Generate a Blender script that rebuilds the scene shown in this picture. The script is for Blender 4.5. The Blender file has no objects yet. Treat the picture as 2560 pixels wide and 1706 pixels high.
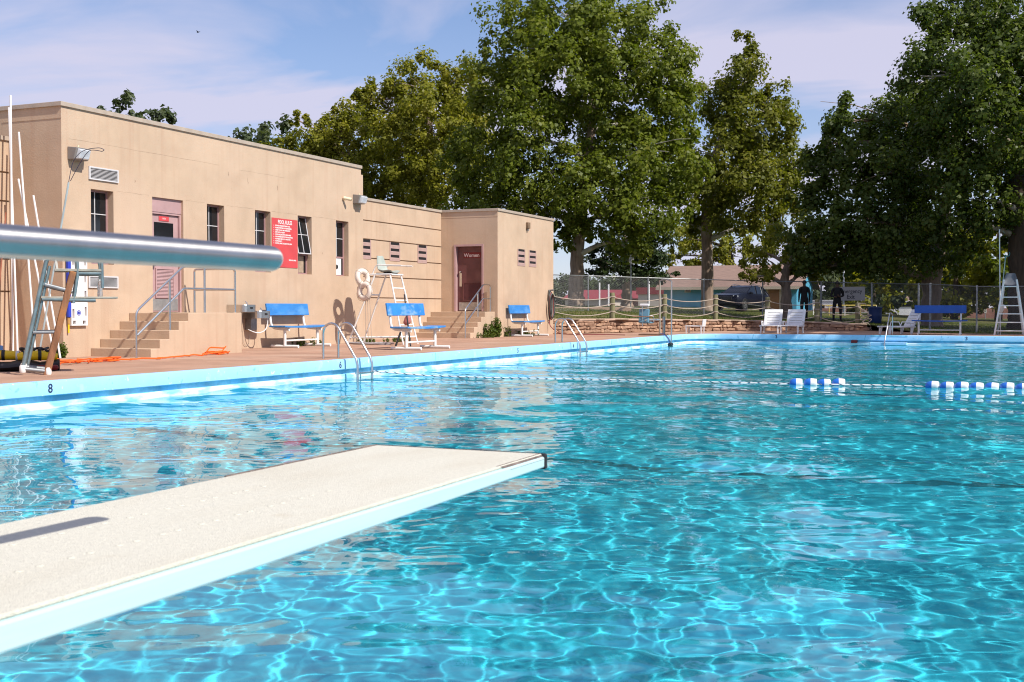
import bpy, bmesh, math, random
import numpy as np
from mathutils import Vector, Matrix

sc = bpy.context.scene
C = sc.collection
random.seed(7)
R = math.radians

# ------------------------------------------------------------------ camera
cam = bpy.data.cameras.new('camera')
cam_o = bpy.data.objects.new('camera', cam)
C.objects.link(cam_o)
sc.camera = cam_o
cam.sensor_width = 36.0
cam.lens = 41.48
cam.clip_start = 0.05
cam.clip_end = 3000
cam_o.location = (0, 0, 0.87)
cam_o.rotation_euler = (R(90) - math.atan(80 / 2950), 0, R(23.6))
cam.dof.use_dof = True
cam.dof.focus_distance = 24.0
cam.dof.aperture_fstop = 13.0

# ------------------------------------------------------------------ sun, sky, exposure
SUN = Vector((-1.0, 0.24, -1.0)).normalized()
sun_el = math.asin(-SUN.z)
sun_az = math.atan2(-SUN.x, -SUN.y)
L = bpy.data.lights.new('sun', 'SUN')
L.energy = 4.6
L.angle = R(0.53)
L.color = (1.0, 0.955, 0.88)
L.cycles.is_caustics_light = True
sun_o = bpy.data.objects.new('sun', L)
C.objects.link(sun_o)
sun_o.location = (30, -8, 40)
sun_o.rotation_euler = SUN.to_track_quat('-Z', 'Y').to_euler()

w = bpy.data.worlds.new('World')
sc.world = w
w.use_nodes = True
nt = w.node_tree
N = nt.nodes
bg = N['Background']
bg.inputs[1].default_value = 0.1
sky = N.new('ShaderNodeTexSky')
sky.sky_type = 'NISHITA'
sky.sun_disc = False
sky.sun_elevation = sun_el
sky.sun_rotation = sun_az
sky.air_density = 1.0
sky.dust_density = 0.0
sky.ozone_density = 7.0
# thin high cloud: direction projected on a flat layer, stretched noise
tc = N.new('ShaderNodeTexCoord')
sep = N.new('ShaderNodeSeparateXYZ')
nt.links.new(tc.outputs['Generated'], sep.inputs[0])
zc = N.new('ShaderNodeMath'); zc.operation = 'MAXIMUM'; zc.inputs[1].default_value = 0.0
nt.links.new(sep.outputs[2], zc.inputs[0])
za = N.new('ShaderNodeMath'); za.operation = 'ADD'; za.inputs[1].default_value = 0.16
nt.links.new(zc.outputs[0], za.inputs[0])
dv = N.new('ShaderNodeVectorMath'); dv.operation = 'DIVIDE'
nt.links.new(tc.outputs['Generated'], dv.inputs[0])
cb = N.new('ShaderNodeCombineXYZ')
for i in range(3):
    nt.links.new(za.outputs[0], cb.inputs[i])
nt.links.new(cb.outputs[0], dv.inputs[1])
mp = N.new('ShaderNodeMapping')
mp.inputs['Location'].default_value = (3.1, 1.7, 0)
mp.inputs['Rotation'].default_value = (0, 0, R(-28))
mp.inputs['Scale'].default_value = (0.55, 1.25, 0.0)
nt.links.new(dv.outputs[0], mp.inputs[0])
n1 = N.new('ShaderNodeTexNoise')
n1.inputs['Scale'].default_value = 1.15
n1.inputs['Detail'].default_value = 9
n1.inputs['Roughness'].default_value = 0.52
n1.inputs['Distortion'].default_value = 0.55
nt.links.new(mp.outputs[0], n1.inputs[0])
cr = N.new('ShaderNodeValToRGB')
cr.color_ramp.elements[0].position = 0.37
cr.color_ramp.elements[0].color = (0, 0, 0, 1)
cr.color_ramp.elements[1].position = 0.57
cr.color_ramp.elements[1].color = (0.9, 0.9, 0.9, 1)
nt.links.new(n1.outputs[0], cr.inputs[0])
hz = N.new('ShaderNodeMapRange')          # cloud layer thickens toward the horizon
hz.inputs[1].default_value = 0.0; hz.inputs[2].default_value = 0.42
hz.inputs[3].default_value = 0.62; hz.inputs[4].default_value = 0.0
nt.links.new(zc.outputs[0], hz.inputs[0])
mxx = N.new('ShaderNodeMath'); mxx.operation = 'MAXIMUM'
nt.links.new(cr.outputs[0], mxx.inputs[0]); nt.links.new(hz.outputs[0], mxx.inputs[1])
cmix = N.new('ShaderNodeMixRGB')
cmix.inputs[2].default_value = (5.7, 5.5, 6.9, 1)
nt.links.new(mxx.outputs[0], cmix.inputs[0])
hs_ = N.new('ShaderNodeHueSaturation'); hs_.inputs['Saturation'].default_value = 1.15; hs_.inputs['Value'].default_value = 1.08
nt.links.new(sky.outputs[0], hs_.inputs['Color'])
nt.links.new(hs_.outputs[0], cmix.inputs[1])
nt.links.new(cmix.outputs[0], bg.inputs[0])

sc.view_settings.view_transform = 'Standard'
sc.view_settings.look = 'None'
sc.view_settings.exposure = 0.30
sc.view_settings.gamma = 1.0
sc.cycles.use_denoising = True
sc.cycles.max_bounces = 8
sc.cycles.diffuse_bounces = 4
sc.cycles.glossy_bounces = 3
sc.cycles.transmission_bounces = 6
sc.cycles.transparent_max_bounces = 12
sc.cycles.sample_clamp_indirect = 4.0
sc.cycles.filter_width = 1.1
sc.cycles.caustics_refractive = True
sc.cycles.caustics_reflective = False

# ------------------------------------------------------------------ materials
MATS = {}


def mat(name, col, rough=0.6, metal=0.0, var=0.12, vs=3.0, bump=0.0, bs=60.0, spec=0.4,
        col2=None, st=(1, 1, 1), lo=0.35, hi=0.65, coat=0.0, alpha=None):
    if name in MATS:
        return MATS[name]
    m = bpy.data.materials.new(name)
    m.use_nodes = True
    t = m.node_tree
    n = t.nodes
    p = n['Principled BSDF']
    p.inputs['Roughness'].default_value = rough
    p.inputs['Metallic'].default_value = metal
    p.inputs['Specular IOR Level'].default_value = spec
    p.inputs['Coat Weight'].default_value = coat
    co = n.new('ShaderNodeTexCoord')
    mpn = n.new('ShaderNodeMapping')
    mpn.inputs['Scale'].default_value = st
    t.links.new(co.outputs['Object'], mpn.inputs[0])
    nz = n.new('ShaderNodeTexNoise')
    nz.inputs['Scale'].default_value = vs
    nz.inputs['Detail'].default_value = 7
    nz.inputs['Roughness'].default_value = 0.62
    t.links.new(mpn.outputs[0], nz.inputs[0])
    r = n.new('ShaderNodeValToRGB')
    c1 = tuple(max(0, c * (1 - var)) for c in col)
    c2 = tuple(min(1, c * (1 + var)) for c in col) if col2 is None else col2
    r.color_ramp.elements[0].position = lo
    r.color_ramp.elements[1].position = hi
    r.color_ramp.elements[0].color = (*c1, 1)
    r.color_ramp.elements[1].color = (*c2, 1)
    t.links.new(nz.outputs[0], r.inputs[0])
    t.links.new(r.outputs[0], p.inputs['Base Color'])
    if bump:
        nb = n.new('ShaderNodeTexNoise')
        nb.inputs['Scale'].default_value = bs
        nb.inputs['Detail'].default_value = 4
        t.links.new(co.outputs['Object'], nb.inputs[0])
        b = n.new('ShaderNodeBump')
        b.inputs['Strength'].default_value = bump
        b.inputs['Distance'].default_value = 0.01
        t.links.new(nb.outputs[0], b.inputs['Height'])
        t.links.new(b.outputs[0], p.inputs['Normal'])
    MATS[name] = m
    return m


def mixin(m, col, scale, lo, hi, st=(1, 1, 1), detail=6, fac=1.0, zlines=None):
    """blend another colour into a material's base colour along a noise mask"""
    t = m.node_tree
    n = t.nodes
    p = n['Principled BSDF']
    src = p.inputs['Base Color'].links[0].from_socket
    co = n.new('ShaderNodeTexCoord')
    mp_ = n.new('ShaderNodeMapping'); mp_.inputs['Scale'].default_value = st
    mp_.inputs['Location'].default_value = (random.random() * 9, random.random() * 9, 3)
    t.links.new(co.outputs['Object'], mp_.inputs[0])
    nz = n.new('ShaderNodeTexNoise'); nz.inputs['Scale'].default_value = scale
    nz.inputs['Detail'].default_value = detail
    t.links.new(mp_.outputs[0], nz.inputs[0])
    mr = n.new('ShaderNodeMapRange')
    mr.inputs[1].default_value = lo; mr.inputs[2].default_value = hi
    mr.inputs[3].default_value = 0; mr.inputs[4].default_value = fac
    t.links.new(nz.outputs[0], mr.inputs[0])
    mx = n.new('ShaderNodeMixRGB'); mx.inputs[2].default_value = (*col, 1)
    t.links.new(mr.outputs[0], mx.inputs[0])
    t.links.new(src, mx.inputs[1])
    t.links.new(mx.outputs[0], p.inputs['Base Color'])
    return m


stucco = mat('tan_painted_concrete', (0.515, 0.374, 0.262), 0.85, var=0.07, vs=1.3, bump=0.35, bs=35, spec=0.2)
mixin(stucco, (0.46, 0.30, 0.205), 1.0, 0.52, 0.72, st=(7, 7, 0.30), fac=0.55)      # rain streaks
mixin(stucco, (0.60, 0.44, 0.325), 0.5, 0.5, 0.75, fac=0.5)
mixin(stucco, (0.42, 0.29, 0.20), 0.8, 0.55, 0.75, st=(1, 1, 1.6), fac=0.45)
mixin(stucco, (0.40, 0.26, 0.17), 22, 0.66, 0.75, fac=0.5)                          # pits
fascia_m = mat('weathered_metal_fascia', (0.42, 0.34, 0.27), 0.5, var=0.1, vs=4)
deck_m = mat('red_brown_deck_concrete', (0.41, 0.245, 0.17), 0.9, var=0.16, vs=0.9, bump=0.3, bs=50, spec=0.15)
mixin(deck_m, (0.50, 0.345, 0.255), 0.7, 0.5, 0.75, fac=0.8)
mixin(deck_m, (0.26, 0.14, 0.09), 2.5, 0.62, 0.78, fac=0.6)
joint_m = mat('pale_joint_sealant', (0.58, 0.46, 0.36), 0.8, var=0.2, vs=9)
pool_paint = mat('pale_blue_pool_paint', (0.335, 0.615, 0.87), 0.55, var=0.05, vs=2.5, bump=0.15, bs=25, spec=0.3)
mixin(pool_paint, (0.62, 0.80, 0.86), 3.0, 0.6, 0.75, fac=0.7)
mixin(pool_paint, (0.16, 0.42, 0.62), 6.0, 0.64, 0.70, fac=0.7)
mixin(pool_paint, (0.70, 0.78, 0.80), 11.0, 0.66, 0.70, fac=0.8)
gutter_m = mat('gutter_blue_paint', (0.22, 0.56, 0.76), 0.6, var=0.25, vs=3)
lip_m = mat('flaking_white_lip_paint', (0.70, 0.84, 0.88), 0.6, var=0.1, vs=5)
mixin(lip_m, (0.22, 0.58, 0.78), 2.0, 0.5, 0.62, st=(1, 1, 3), fac=0.9)
floor_m = mat('pool_floor_paint', (0.05, 0.62, 0.78), 0.7, var=0.06, vs=0.8, spec=0.2)
line_m = mat('lane_line_paint', (0.02, 0.24, 0.31), 0.7, var=0.2)
steel = mat('stainless_steel_tube', (0.60, 0.60, 0.60), 0.27, 1.0, var=0.06, vs=8)
steel_dull = mat('dull_galvanised_steel', (0.30, 0.305, 0.31), 0.5, 0.7, var=0.2, vs=9)
brushed = mat('brushed_steel', (0.62, 0.60, 0.57), 0.3, 1.0, var=0.05, vs=20)
white_p = mat('white_painted_pipe', (0.78, 0.76, 0.73), 0.45, var=0.05, vs=6)
mixin(white_p, (0.45, 0.38, 0.30), 9, 0.66, 0.78, fac=0.6)
white_pl = mat('white_moulded_plastic', (0.76, 0.75, 0.75), 0.4, var=0.04, vs=5)
bench_blue = mat('blue_painted_wood', (0.04, 0.21, 0.53), 0.45, var=0.12, vs=4, st=(3, 0.6, 3))
mixin(bench_blue, (0.14, 0.34, 0.60), 3.5, 0.5, 0.7, st=(1, 0.7, 1.4), fac=0.6)
mixin(bench_blue, (0.45, 0.50, 0.52), 14, 0.68, 0.74, fac=0.5)
bench_worn = mat('worn_blue_painted_wood', (0.035, 0.22, 0.58), 0.5, var=0.15, vs=4)
mixin(bench_worn, (0.30, 0.42, 0.45), 3.2, 0.52, 0.66, st=(1, 0.8, 1.6), fac=0.85)
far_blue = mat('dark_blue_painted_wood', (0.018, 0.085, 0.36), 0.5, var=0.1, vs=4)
red_sign = mat('red_sign_enamel', (0.58, 0.07, 0.075), 0.4, var=0.06, vs=2)
white_ink = mat('white_lettering', (0.82, 0.78, 0.76), 0.5, var=0.02)
pink_ink = mat('faded_white_lettering', (0.72, 0.62, 0.60), 0.5, var=0.02)
black_ink = mat('dark_lettering', (0.03, 0.03, 0.035), 0.5, var=0.05)
num_ink = mat('navy_number_paint', (0.03, 0.035, 0.09), 0.6, var=0.1)
maroon = mat('mauve_brown_paint', (0.34, 0.20, 0.20), 0.5, var=0.08, vs=3)
pinkdoor = mat('faded_mauve_door_paint', (0.43, 0.27, 0.265), 0.5, var=0.08, vs=3)
darkdoor = mat('dark_maroon_door_paint', (0.13, 0.045, 0.045), 0.45, var=0.15, vs=2.5)
mixin(darkdoor, (0.22, 0.10, 0.09), 1.2, 0.5, 0.65, fac=0.6)
kick_m = mat('scuffed_kick_plate', (0.40, 0.38, 0.36), 0.45, 0.6, var=0.2, vs=6)
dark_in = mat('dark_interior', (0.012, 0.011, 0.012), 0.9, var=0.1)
glass_d = mat('dark_window_glass', (0.014, 0.014, 0.016), 0.06, var=0.1, spec=0.5)
vent_m = mat('pale_vent_metal', (0.60, 0.58, 0.58), 0.45, var=0.05)
vent_d = mat('mauve_block_vent', (0.42, 0.28, 0.25), 0.6, var=0.08)
black_p = mat('black_rubber', (0.02, 0.02, 0.022), 0.55, var=0.2, vs=8)
grey_box = mat('bronze_grey_lamp_housing', (0.22, 0.20, 0.185), 0.5, var=0.1)
lens_m = mat('cloudy_lamp_lens', (0.50, 0.52, 0.55), 0.12, var=0.2, vs=9)
cream = mat('cream_plastic', (0.72, 0.62, 0.42), 0.5, var=0.06)
grp = mat('grey_green_fibreglass', (0.40, 0.43, 0.38), 0.4, var=0.1, vs=5)
weather_wood = mat('weathered_grey_wood', (0.36, 0.33, 0.27), 0.8, var=0.25, vs=6, st=(1, 6, 6), bump=0.4)
rust_wood = mat('rust_stained_brown_post', (0.24, 0.105, 0.05), 0.75, var=0.3, vs=4, st=(3, 3, 0.8), bump=0.3)
mixin(rust_wood, (0.42, 0.17, 0.05), 2.2, 0.5, 0.65, fac=0.9)
mixin(rust_wood, (0.22, 0.20, 0.17), 1.6, 0.56, 0.68, fac=0.8)
blue_pipe = mat('blue_grey_galvanised_pipe', (0.22, 0.28, 0.29), 0.42, 0.6, var=0.2, vs=7)
orange = mat('orange_cord', (0.85, 0.12, 0.01), 0.5, var=0.06)
yellow = mat('yellow_vinyl', (0.85, 0.56, 0.01), 0.45, var=0.08, vs=6)
royal = mat('royal_blue_vinyl', (0.03, 0.055, 0.45), 0.5, var=0.1)
sky_cloth = mat('light_blue_cloth', (0.20, 0.36, 0.62), 0.8, var=0.2, vs=6)
dark_cloth = mat('dark_vinyl_bag', (0.018, 0.012, 0.014), 0.55, var=0.3, vs=4)
red_cloth = mat('dark_red_vinyl', (0.22, 0.012, 0.012), 0.5, var=0.25, vs=4)
pink_cloth = mat('faded_pink_cloth', (0.42, 0.16, 0.15), 0.8, var=0.2, vs=6)
rope_m = mat('pale_rope', (0.40, 0.33, 0.27), 0.9, var=0.12, vs=40)
ring_m = mat('off_white_ring_vinyl', (0.70, 0.60, 0.52), 0.5, var=0.06, vs=8)
post_m = mat('green_treated_timber_post', (0.17, 0.16, 0.085), 0.85, var=0.3, vs=5, st=(4, 4, 0.6), bump=0.4)
stone_m = mat('red_sandstone', (0.33, 0.205, 0.14), 0.9, var=0.3, vs=3.5, bump=0.8, bs=18, spec=0.15)
mortar_m = mat('pink_brown_mortar', (0.25, 0.145, 0.095), 0.95, var=0.25, vs=6, bump=0.4)
cap_m = mat('concrete_wall_cap', (0.46, 0.33, 0.25), 0.9, var=0.12, vs=3, bump=0.4)
board_m = mat('sandy_board_tread', (0.65, 0.62, 0.52), 0.85, var=0.07, vs=90, bump=0.5, bs=350, spec=0.2)
mixin(board_m, (0.53, 0.47, 0.36), 2.0, 0.48, 0.72, st=(2.2, 0.7, 1), fac=0.5)
mixin(board_m, (0.50, 0.42, 0.30), 9.0, 0.66, 0.78, fac=0.35)
board_side = mat('pale_aqua_board_side', (0.50, 0.70, 0.71), 0.5, var=0.05, vs=3, st=(1, 0.6, 8))
board_grey = mat('worn_grey_board_edge', (0.15, 0.115, 0.10), 0.8, var=0.4, vs=30)
float_b = mat('blue_float_plastic', (0.02, 0.15, 0.58), 0.35, var=0.06)
float_w = mat('white_float_plastic', (0.80, 0.78, 0.77), 0.35, var=0.04)
float_rope = mat('white_lane_rope', (0.74, 0.73, 0.72), 0.8, var=0.05)
float_rope2 = mat('dark_lane_rope_strand', (0.05, 0.09, 0.14), 0.8, var=0.1)
grass_m = mat('lawn_soil_and_grass', (0.075, 0.085, 0.022), 0.95, var=0.35, vs=0.9, bump=0.6, bs=20, spec=0.1)
mixin(grass_m, (0.16, 0.135, 0.055), 0.35, 0.48, 0.66, fac=0.8)
dirt_m = mat('red_dirt', (0.23, 0.11, 0.07), 0.95, var=0.2, vs=0.5, spec=0.1)
ground_m = mat('dry_grass_ground', (0.15, 0.13, 0.06), 0.95, var=0.25, vs=0.3, spec=0.1)
house_blue = mat('blue_painted_block', (0.09, 0.36, 0.54), 0.7, var=0.06, vs=2)
roof_m = mat('brown_shingles', (0.25, 0.165, 0.13), 0.9, var=0.16, vs=4, st=(0.6, 3, 3))
trim_m = mat('tan_trim', (0.55, 0.46, 0.36), 0.6, var=0.06)
door_wood = mat('orange_brown_door', (0.30, 0.14, 0.055), 0.6, var=0.12, vs=3)
car_m = mat('dark_navy_car_paint', (0.004, 0.005, 0.016), 0.28, var=0.05, coat=0.15, spec=0.3)
car_glass = mat('car_glass', (0.008, 0.009, 0.012), 0.12, var=0.05)
tyre_m = mat('tyre_rubber', (0.012, 0.012, 0.012), 0.8, var=0.1)
rim_m = mat('alloy_rim', (0.45, 0.45, 0.47), 0.3, 0.9, var=0.05)
lamp_m = mat('clear_headlamp', (0.55, 0.57, 0.6), 0.1, var=0.1)
red_roof = mat('red_metal_roof', (0.25, 0.035, 0.04), 0.6, var=0.06)
beige_w = mat('beige_far_wall', (0.52, 0.45, 0.38), 0.8, var=0.06, vs=1)
white_w = mat('white_far_wall', (0.66, 0.65, 0.66), 0.8, var=0.05, vs=1)
brick_far = mat('red_brown_far_wall', (0.24, 0.12, 0.09), 0.9, var=0.2, vs=3)
pole_wood = mat('grey_brown_pole_timber', (0.20, 0.145, 0.10), 0.9, var=0.2, vs=4, st=(4, 4, 0.4))
stop_red = mat('stop_sign_red', (0.45, 0.02, 0.03), 0.4, var=0.04)
sign_grey = mat('grey_sign_panel', (0.42, 0.39, 0.38), 0.6, var=0.05)
bin_blue = mat('dark_blue_bin_plastic', (0.012, 0.035, 0.13), 0.5, var=0.1)
lift_blue = mat('blue_grey_lift_seat', (0.13, 0.27, 0.36), 0.45, var=0.08)
yellow_pipe = mat('yellow_pipe_paint', (0.62, 0.46, 0.10), 0.5, var=0.06)
skin_d = mat('dark_brown_skin', (0.07, 0.035, 0.02), 0.55, var=0.08)
skin_l = mat('light_brown_skin', (0.28, 0.15, 0.10), 0.55, var=0.08)
shirt_m = mat('black_shirt_cloth', (0.008, 0.008, 0.010), 0.85, var=0.2, vs=5)
pants_m = mat('dark_trouser_cloth', (0.010, 0.010, 0.013), 0.85, var=0.2, vs=5)
shoe_m = mat('black_shoe_leather', (0.008, 0.007, 0.007), 0.5, var=0.1)
hair_m = mat('black_hair', (0.006, 0.005, 0.005), 0.6, var=0.1)
clear_pl = mat('clear_bottle_plastic', (0.70, 0.72, 0.74), 0.08, var=0.03)
clear_pl.node_tree.nodes['Principled BSDF'].inputs['Transmission Weight'].default_value = 0.75
bark_w = mat('pale_sycamore_bark', (0.50, 0.46, 0.40), 0.85, var=0.1, vs=2, bump=0.4, bs=14)
mixin(bark_w, (0.25, 0.21, 0.15), 1.6, 0.5, 0.6, st=(1, 1, 0.6), fac=0.85)
bark_b = mat('grey_brown_bark', (0.26, 0.185, 0.135), 0.95, var=0.3, vs=2.5, st=(3, 3, 0.5), bump=0.9, bs=12)
mixin(bark_b, (0.44, 0.36, 0.29), 1.3, 0.52, 0.66, st=(1, 1, 0.5), fac=0.8)
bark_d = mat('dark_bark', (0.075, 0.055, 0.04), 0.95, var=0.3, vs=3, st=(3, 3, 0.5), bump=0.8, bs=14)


def leaf_mat(name, c_a, c_b, c_c, trans=0.35):
    m = bpy.data.materials.new(name)
    m.use_nodes = True
    t = m.node_tree
    n = t.nodes
    p = n['Principled BSDF']
    p.inputs['Roughness'].default_value = 0.45
    p.inputs['Specular IOR Level'].default_value = 0.22
    at = n.new('ShaderNodeAttribute'); at.attribute_name = 'tint'
    r = n.new('ShaderNodeValToRGB')
    e = r.color_ramp.elements
    e[0].position = 0.0; e[0].color = (*c_a, 1)
    e[1].position = 1.0; e[1].color = (*c_c, 1)
    k = e.new(0.6); k.color = (*c_b, 1)
    t.links.new(at.outputs['Fac'], r.inputs[0])
    t.links.new(r.outputs[0], p.inputs['Base Color'])
    tr = n.new('ShaderNodeBsdfTranslucent')
    g = n.new('ShaderNodeMixRGB'); g.blend_type = 'MULTIPLY'; g.inputs[0].default_value = 1
    g.inputs[2].default_value = (1.25, 1.35, 0.5, 1)
    t.links.new(r.outputs[0], g.inputs[1])
    t.links.new(g.outputs[0], tr.inputs[0])
    mx = n.new('ShaderNodeMixShader'); mx.inputs[0].default_value = trans
    t.links.new(p.outputs[0], mx.inputs[1]); t.links.new(tr.outputs[0], mx.inputs[2])
    t.links.new(mx.outputs[0], n['Material Output'].inputs[0])
    return m


leaf_green = leaf_mat('sycamore_leaf', (0.090, 0.122, 0.014), (0.165, 0.195, 0.025), (0.28, 0.27, 0.05), 0.45)
leaf_yellow = leaf_mat('yellowing_leaf', (0.135, 0.150, 0.014), (0.265, 0.255, 0.03), (0.42, 0.34, 0.055), 0.45)
leaf_mid = leaf_mat('olive_leaf', (0.095, 0.115, 0.012), (0.18, 0.185, 0.024), (0.30, 0.25, 0.045), 0.42)
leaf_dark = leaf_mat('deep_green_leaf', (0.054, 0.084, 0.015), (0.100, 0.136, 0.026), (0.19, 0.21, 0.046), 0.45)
leaf_cedar = leaf_mat('cedar_foliage', (0.020, 0.040, 0.012), (0.040, 0.060, 0.015), (0.075, 0.085, 0.022), 0.2)
leaf_far = leaf_mat('far_grey_green_leaf', (0.06, 0.085, 0.045), (0.09, 0.115, 0.055), (0.15, 0.16, 0.07), 0.3)
weed_leaf = leaf_mat('weed_leaf', (0.05, 0.09, 0.012), (0.10, 0.14, 0.02), (0.25, 0.22, 0.07), 0.35)


# ------------------------------------------------------------------ mesh builder
def wl(o):
    v = Vector((0, 0, 0))
    while o is not None:
        v += o.location
        o = o.parent
    return v


class B:
    """collects shapes; out() links them as ONE mesh object"""

    def __init__(s):
        s.v = []; s.f = []; s.mi = []; s.cur = 0

    def add(s, vs, fs):
        k = len(s.v)
        s.v += [tuple(q) for q in vs]
        for q in fs:
            s.f.append(tuple(i + k for i in q)); s.mi.append(s.cur)
        return s

    def box(s, x0, x1, y0, y1, z0, z1):
        return s.add([(x0, y0, z0), (x1, y0, z0), (x1, y1, z0), (x0, y1, z0), (x0, y0, z1), (x1, y0, z1), (x1, y1, z1), (x0, y1, z1)],
                     [(0, 3, 2, 1), (4, 5, 6, 7), (0, 1, 5, 4), (1, 2, 6, 5), (2, 3, 7, 6), (3, 0, 4, 7)])

    def obox(s, c, sx, sy, sz, rot=None):
        rot = rot or Matrix.Identity(3)
        c = Vector(c)
        P = []
        for dz in (-.5, .5):
            for dx, dy in ((-.5, -.5), (.5, -.5), (.5, .5), (-.5, .5)):
                P.append(c + rot @ Vector((dx * sx, dy * sy, dz * sz)))
        return s.add(P, [(0, 3, 2, 1), (4, 5, 6, 7), (0, 1, 5, 4), (1, 2, 6, 5), (2, 3, 7, 6), (3, 0, 4, 7)])

    def tube(s, path, r, n=10, cap=True, closed=False):
        P = [Vector(p) for p in path]
        m = len(P)
        rr = r if isinstance(r, (list, tuple)) else [r] * m
        T = []
        for i in range(m):
            a = P[i - 1] if (i > 0 or closed) else P[i]
            b = P[(i + 1) % m] if (i < m - 1 or closed) else P[i]
            T.append((b - a).normalized())
        up = Vector((0, 0, 1)) if abs(T[0].z) < 0.9 else Vector((1, 0, 0))
        nv = (up - T[0] * up.dot(T[0])).normalized()
        vs = []
        for i in range(m):
            nv = (nv - T[i] * nv.dot(T[i]))
            nv = nv.normalized() if nv.length > 1e-6 else T[i].orthogonal().normalized()
            bv = T[i].cross(nv)
            for j in range(n):
                a = 2 * math.pi * j / n
                vs.append(P[i] + (nv * math.cos(a) + bv * math.sin(a)) * rr[i])
        fs = []
        for i in range(m if closed else m - 1):
            i2 = (i + 1) % m
            for j in range(n):
                fs.append((i * n + j, i * n + (j + 1) % n, i2 * n + (j + 1) % n, i2 * n + j))
        if cap and not closed:
            fs.append(tuple(range(n - 1, -1, -1)))
            fs.append(tuple((m - 1) * n + j for j in range(n)))
        return s.add(vs, fs)

    def lathe(s, prof, c=(0, 0, 0), n=20, rot=None):
        c = Vector(c)
        rot = rot or Matrix.Identity(3)
        vs = []
        for r_, z_ in prof:
            for j in range(n):
                a = 2 * math.pi * j / n
                vs.append(c + rot @ Vector((r_ * math.cos(a), r_ * math.sin(a), z_)))
        fs = []
        for i in range(len(prof) - 1):
            for j in range(n):
                fs.append((i * n + j, i * n + (j + 1) % n, (i + 1) * n + (j + 1) % n, (i + 1) * n + j))
        fs.append(tuple(range(n - 1, -1, -1)))
        fs.append(tuple((len(prof) - 1) * n + j for j in range(n)))
        return s.add(vs, fs)

    def torus(s, c, R_, r, rot=None, n=28, m=10):
        rot = rot or Matrix.Identity(3)
        path = [Vector(c) + rot @ Vector((R_ * math.cos(2 * math.pi * i / n), R_ * math.sin(2 * math.pi * i / n), 0)) for i in range(n)]
        return s.tube(path, r, m, closed=True)

    def prism(s, poly, ax, a0, a1):
        """poly: list of 2-D points; ax 'x','y' or 'z' is the extrusion axis"""
        def P(p, a):
            return {'x': (a, p[0], p[1]), 'y': (p[0], a, p[1]), 'z': (p[0], p[1], a)}[ax]
        n = len(poly)
        vs = [P(p, a0) for p in poly] + [P(p, a1) for p in poly]
        fs = [tuple(range(n))[::-1], tuple(range(n, 2 * n))] + [(i, (i + 1) % n, n + (i + 1) % n, n + i) for i in range(n)]
        return s.add(vs, fs)

    def loft(s, rings, cap=True):
        n = len(rings[0])
        vs = [p for r_ in rings for p in r_]
        fs = []
        for i in range(len(rings) - 1):
            for j in range(n):
                fs.append((i * n + j, i * n + (j + 1) % n, (i + 1) * n + (j + 1) % n, (i + 1) * n + j))
        if cap:
            fs.append(tuple(range(n - 1, -1, -1)))
            fs.append(tuple((len(rings) - 1) * n + j for j in range(n)))
        return s.add(vs, fs)

    def out(s, name, m, parent=None, smooth=False, bevel=0.0, seg=2, angle=35):
        o0 = wl(parent)
        me = bpy.data.meshes.new(name)
        me.from_pydata([(p[0] - o0.x, p[1] - o0.y, p[2] - o0.z) for p in s.v], [], s.f)
        for q in (m if isinstance(m, (list, tuple)) else [m]):
            me.materials.append(q)
        if any(s.mi):
            me.polygons.foreach_set('material_index', s.mi)
        bm = bmesh.new(); bm.from_mesh(me)
        bmesh.ops.recalc_face_normals(bm, faces=bm.faces)
        bm.to_mesh(me); bm.free()
        if smooth:
            me.polygons.foreach_set('use_smooth', [True] * len(me.polygons))
            me.set_sharp_from_angle(angle=R(angle))
        o = bpy.data.objects.new(name, me)
        C.objects.link(o)
        o.parent = parent
        if bevel:
            md = o.modifiers.new('bevel', 'BEVEL')
            md.width = bevel; md.segments = seg; md.limit_method = 'ANGLE'; md.angle_limit = R(40)
        return o


def tag(o, label=None, cat=None, group=None, kind=None):
    if label: o['label'] = label
    if cat: o['category'] = cat
    if group: o['group'] = group
    if kind: o['kind'] = kind
    return o


def thing(name, label, cat, loc=(0, 0, 0), group=None):
    o = bpy.data.objects.new(name, None)
    o.empty_display_size = 0.2
    C.objects.link(o)
    o.location = loc
    o['kind'] = 'thing'
    return tag(o, label, cat, group)


def struct(name, loc=(0, 0, 0)):
    o = bpy.data.objects.new(name, None)
    C.objects.link(o)
    o.location = loc
    o['kind'] = 'structure'
    return o


def copy_tree(o, parent=None):
    c = o.copy()
    C.objects.link(c)
    c.parent = parent
    for ch in list(o.children):
        copy_tree(ch, c)
    return c


def mesh_np(name, v, f, m, parent=None, smooth=False, tint=None):
    """fast mesh from numpy arrays, all faces quads"""
    o0 = wl(parent)
    v = np.asarray(v, dtype=np.float32) - np.array([o0.x, o0.y, o0.z], dtype=np.float32)
    f = np.asarray(f, dtype=np.int32)
    me = bpy.data.meshes.new(name)
    me.vertices.add(len(v)); me.vertices.foreach_set('co', v.ravel())
    me.loops.add(f.size); me.loops.foreach_set('vertex_index', f.ravel())
    me.polygons.add(len(f))
    me.polygons.foreach_set('loop_start', np.arange(0, f.size, f.shape[1], dtype=np.int32))
    if smooth:
        me.polygons.foreach_set('use_smooth', np.ones(len(f), dtype=bool))
    me.update()
    if tint is not None:
        a = me.attributes.new('tint', 'FLOAT', 'POINT')
        a.data.foreach_set('value', np.asarray(tint, dtype=np.float32))
    me.materials.append(m)
    o = bpy.data.objects.new(name, me)
    C.objects.link(o)
    o.parent = parent
    return o


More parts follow.
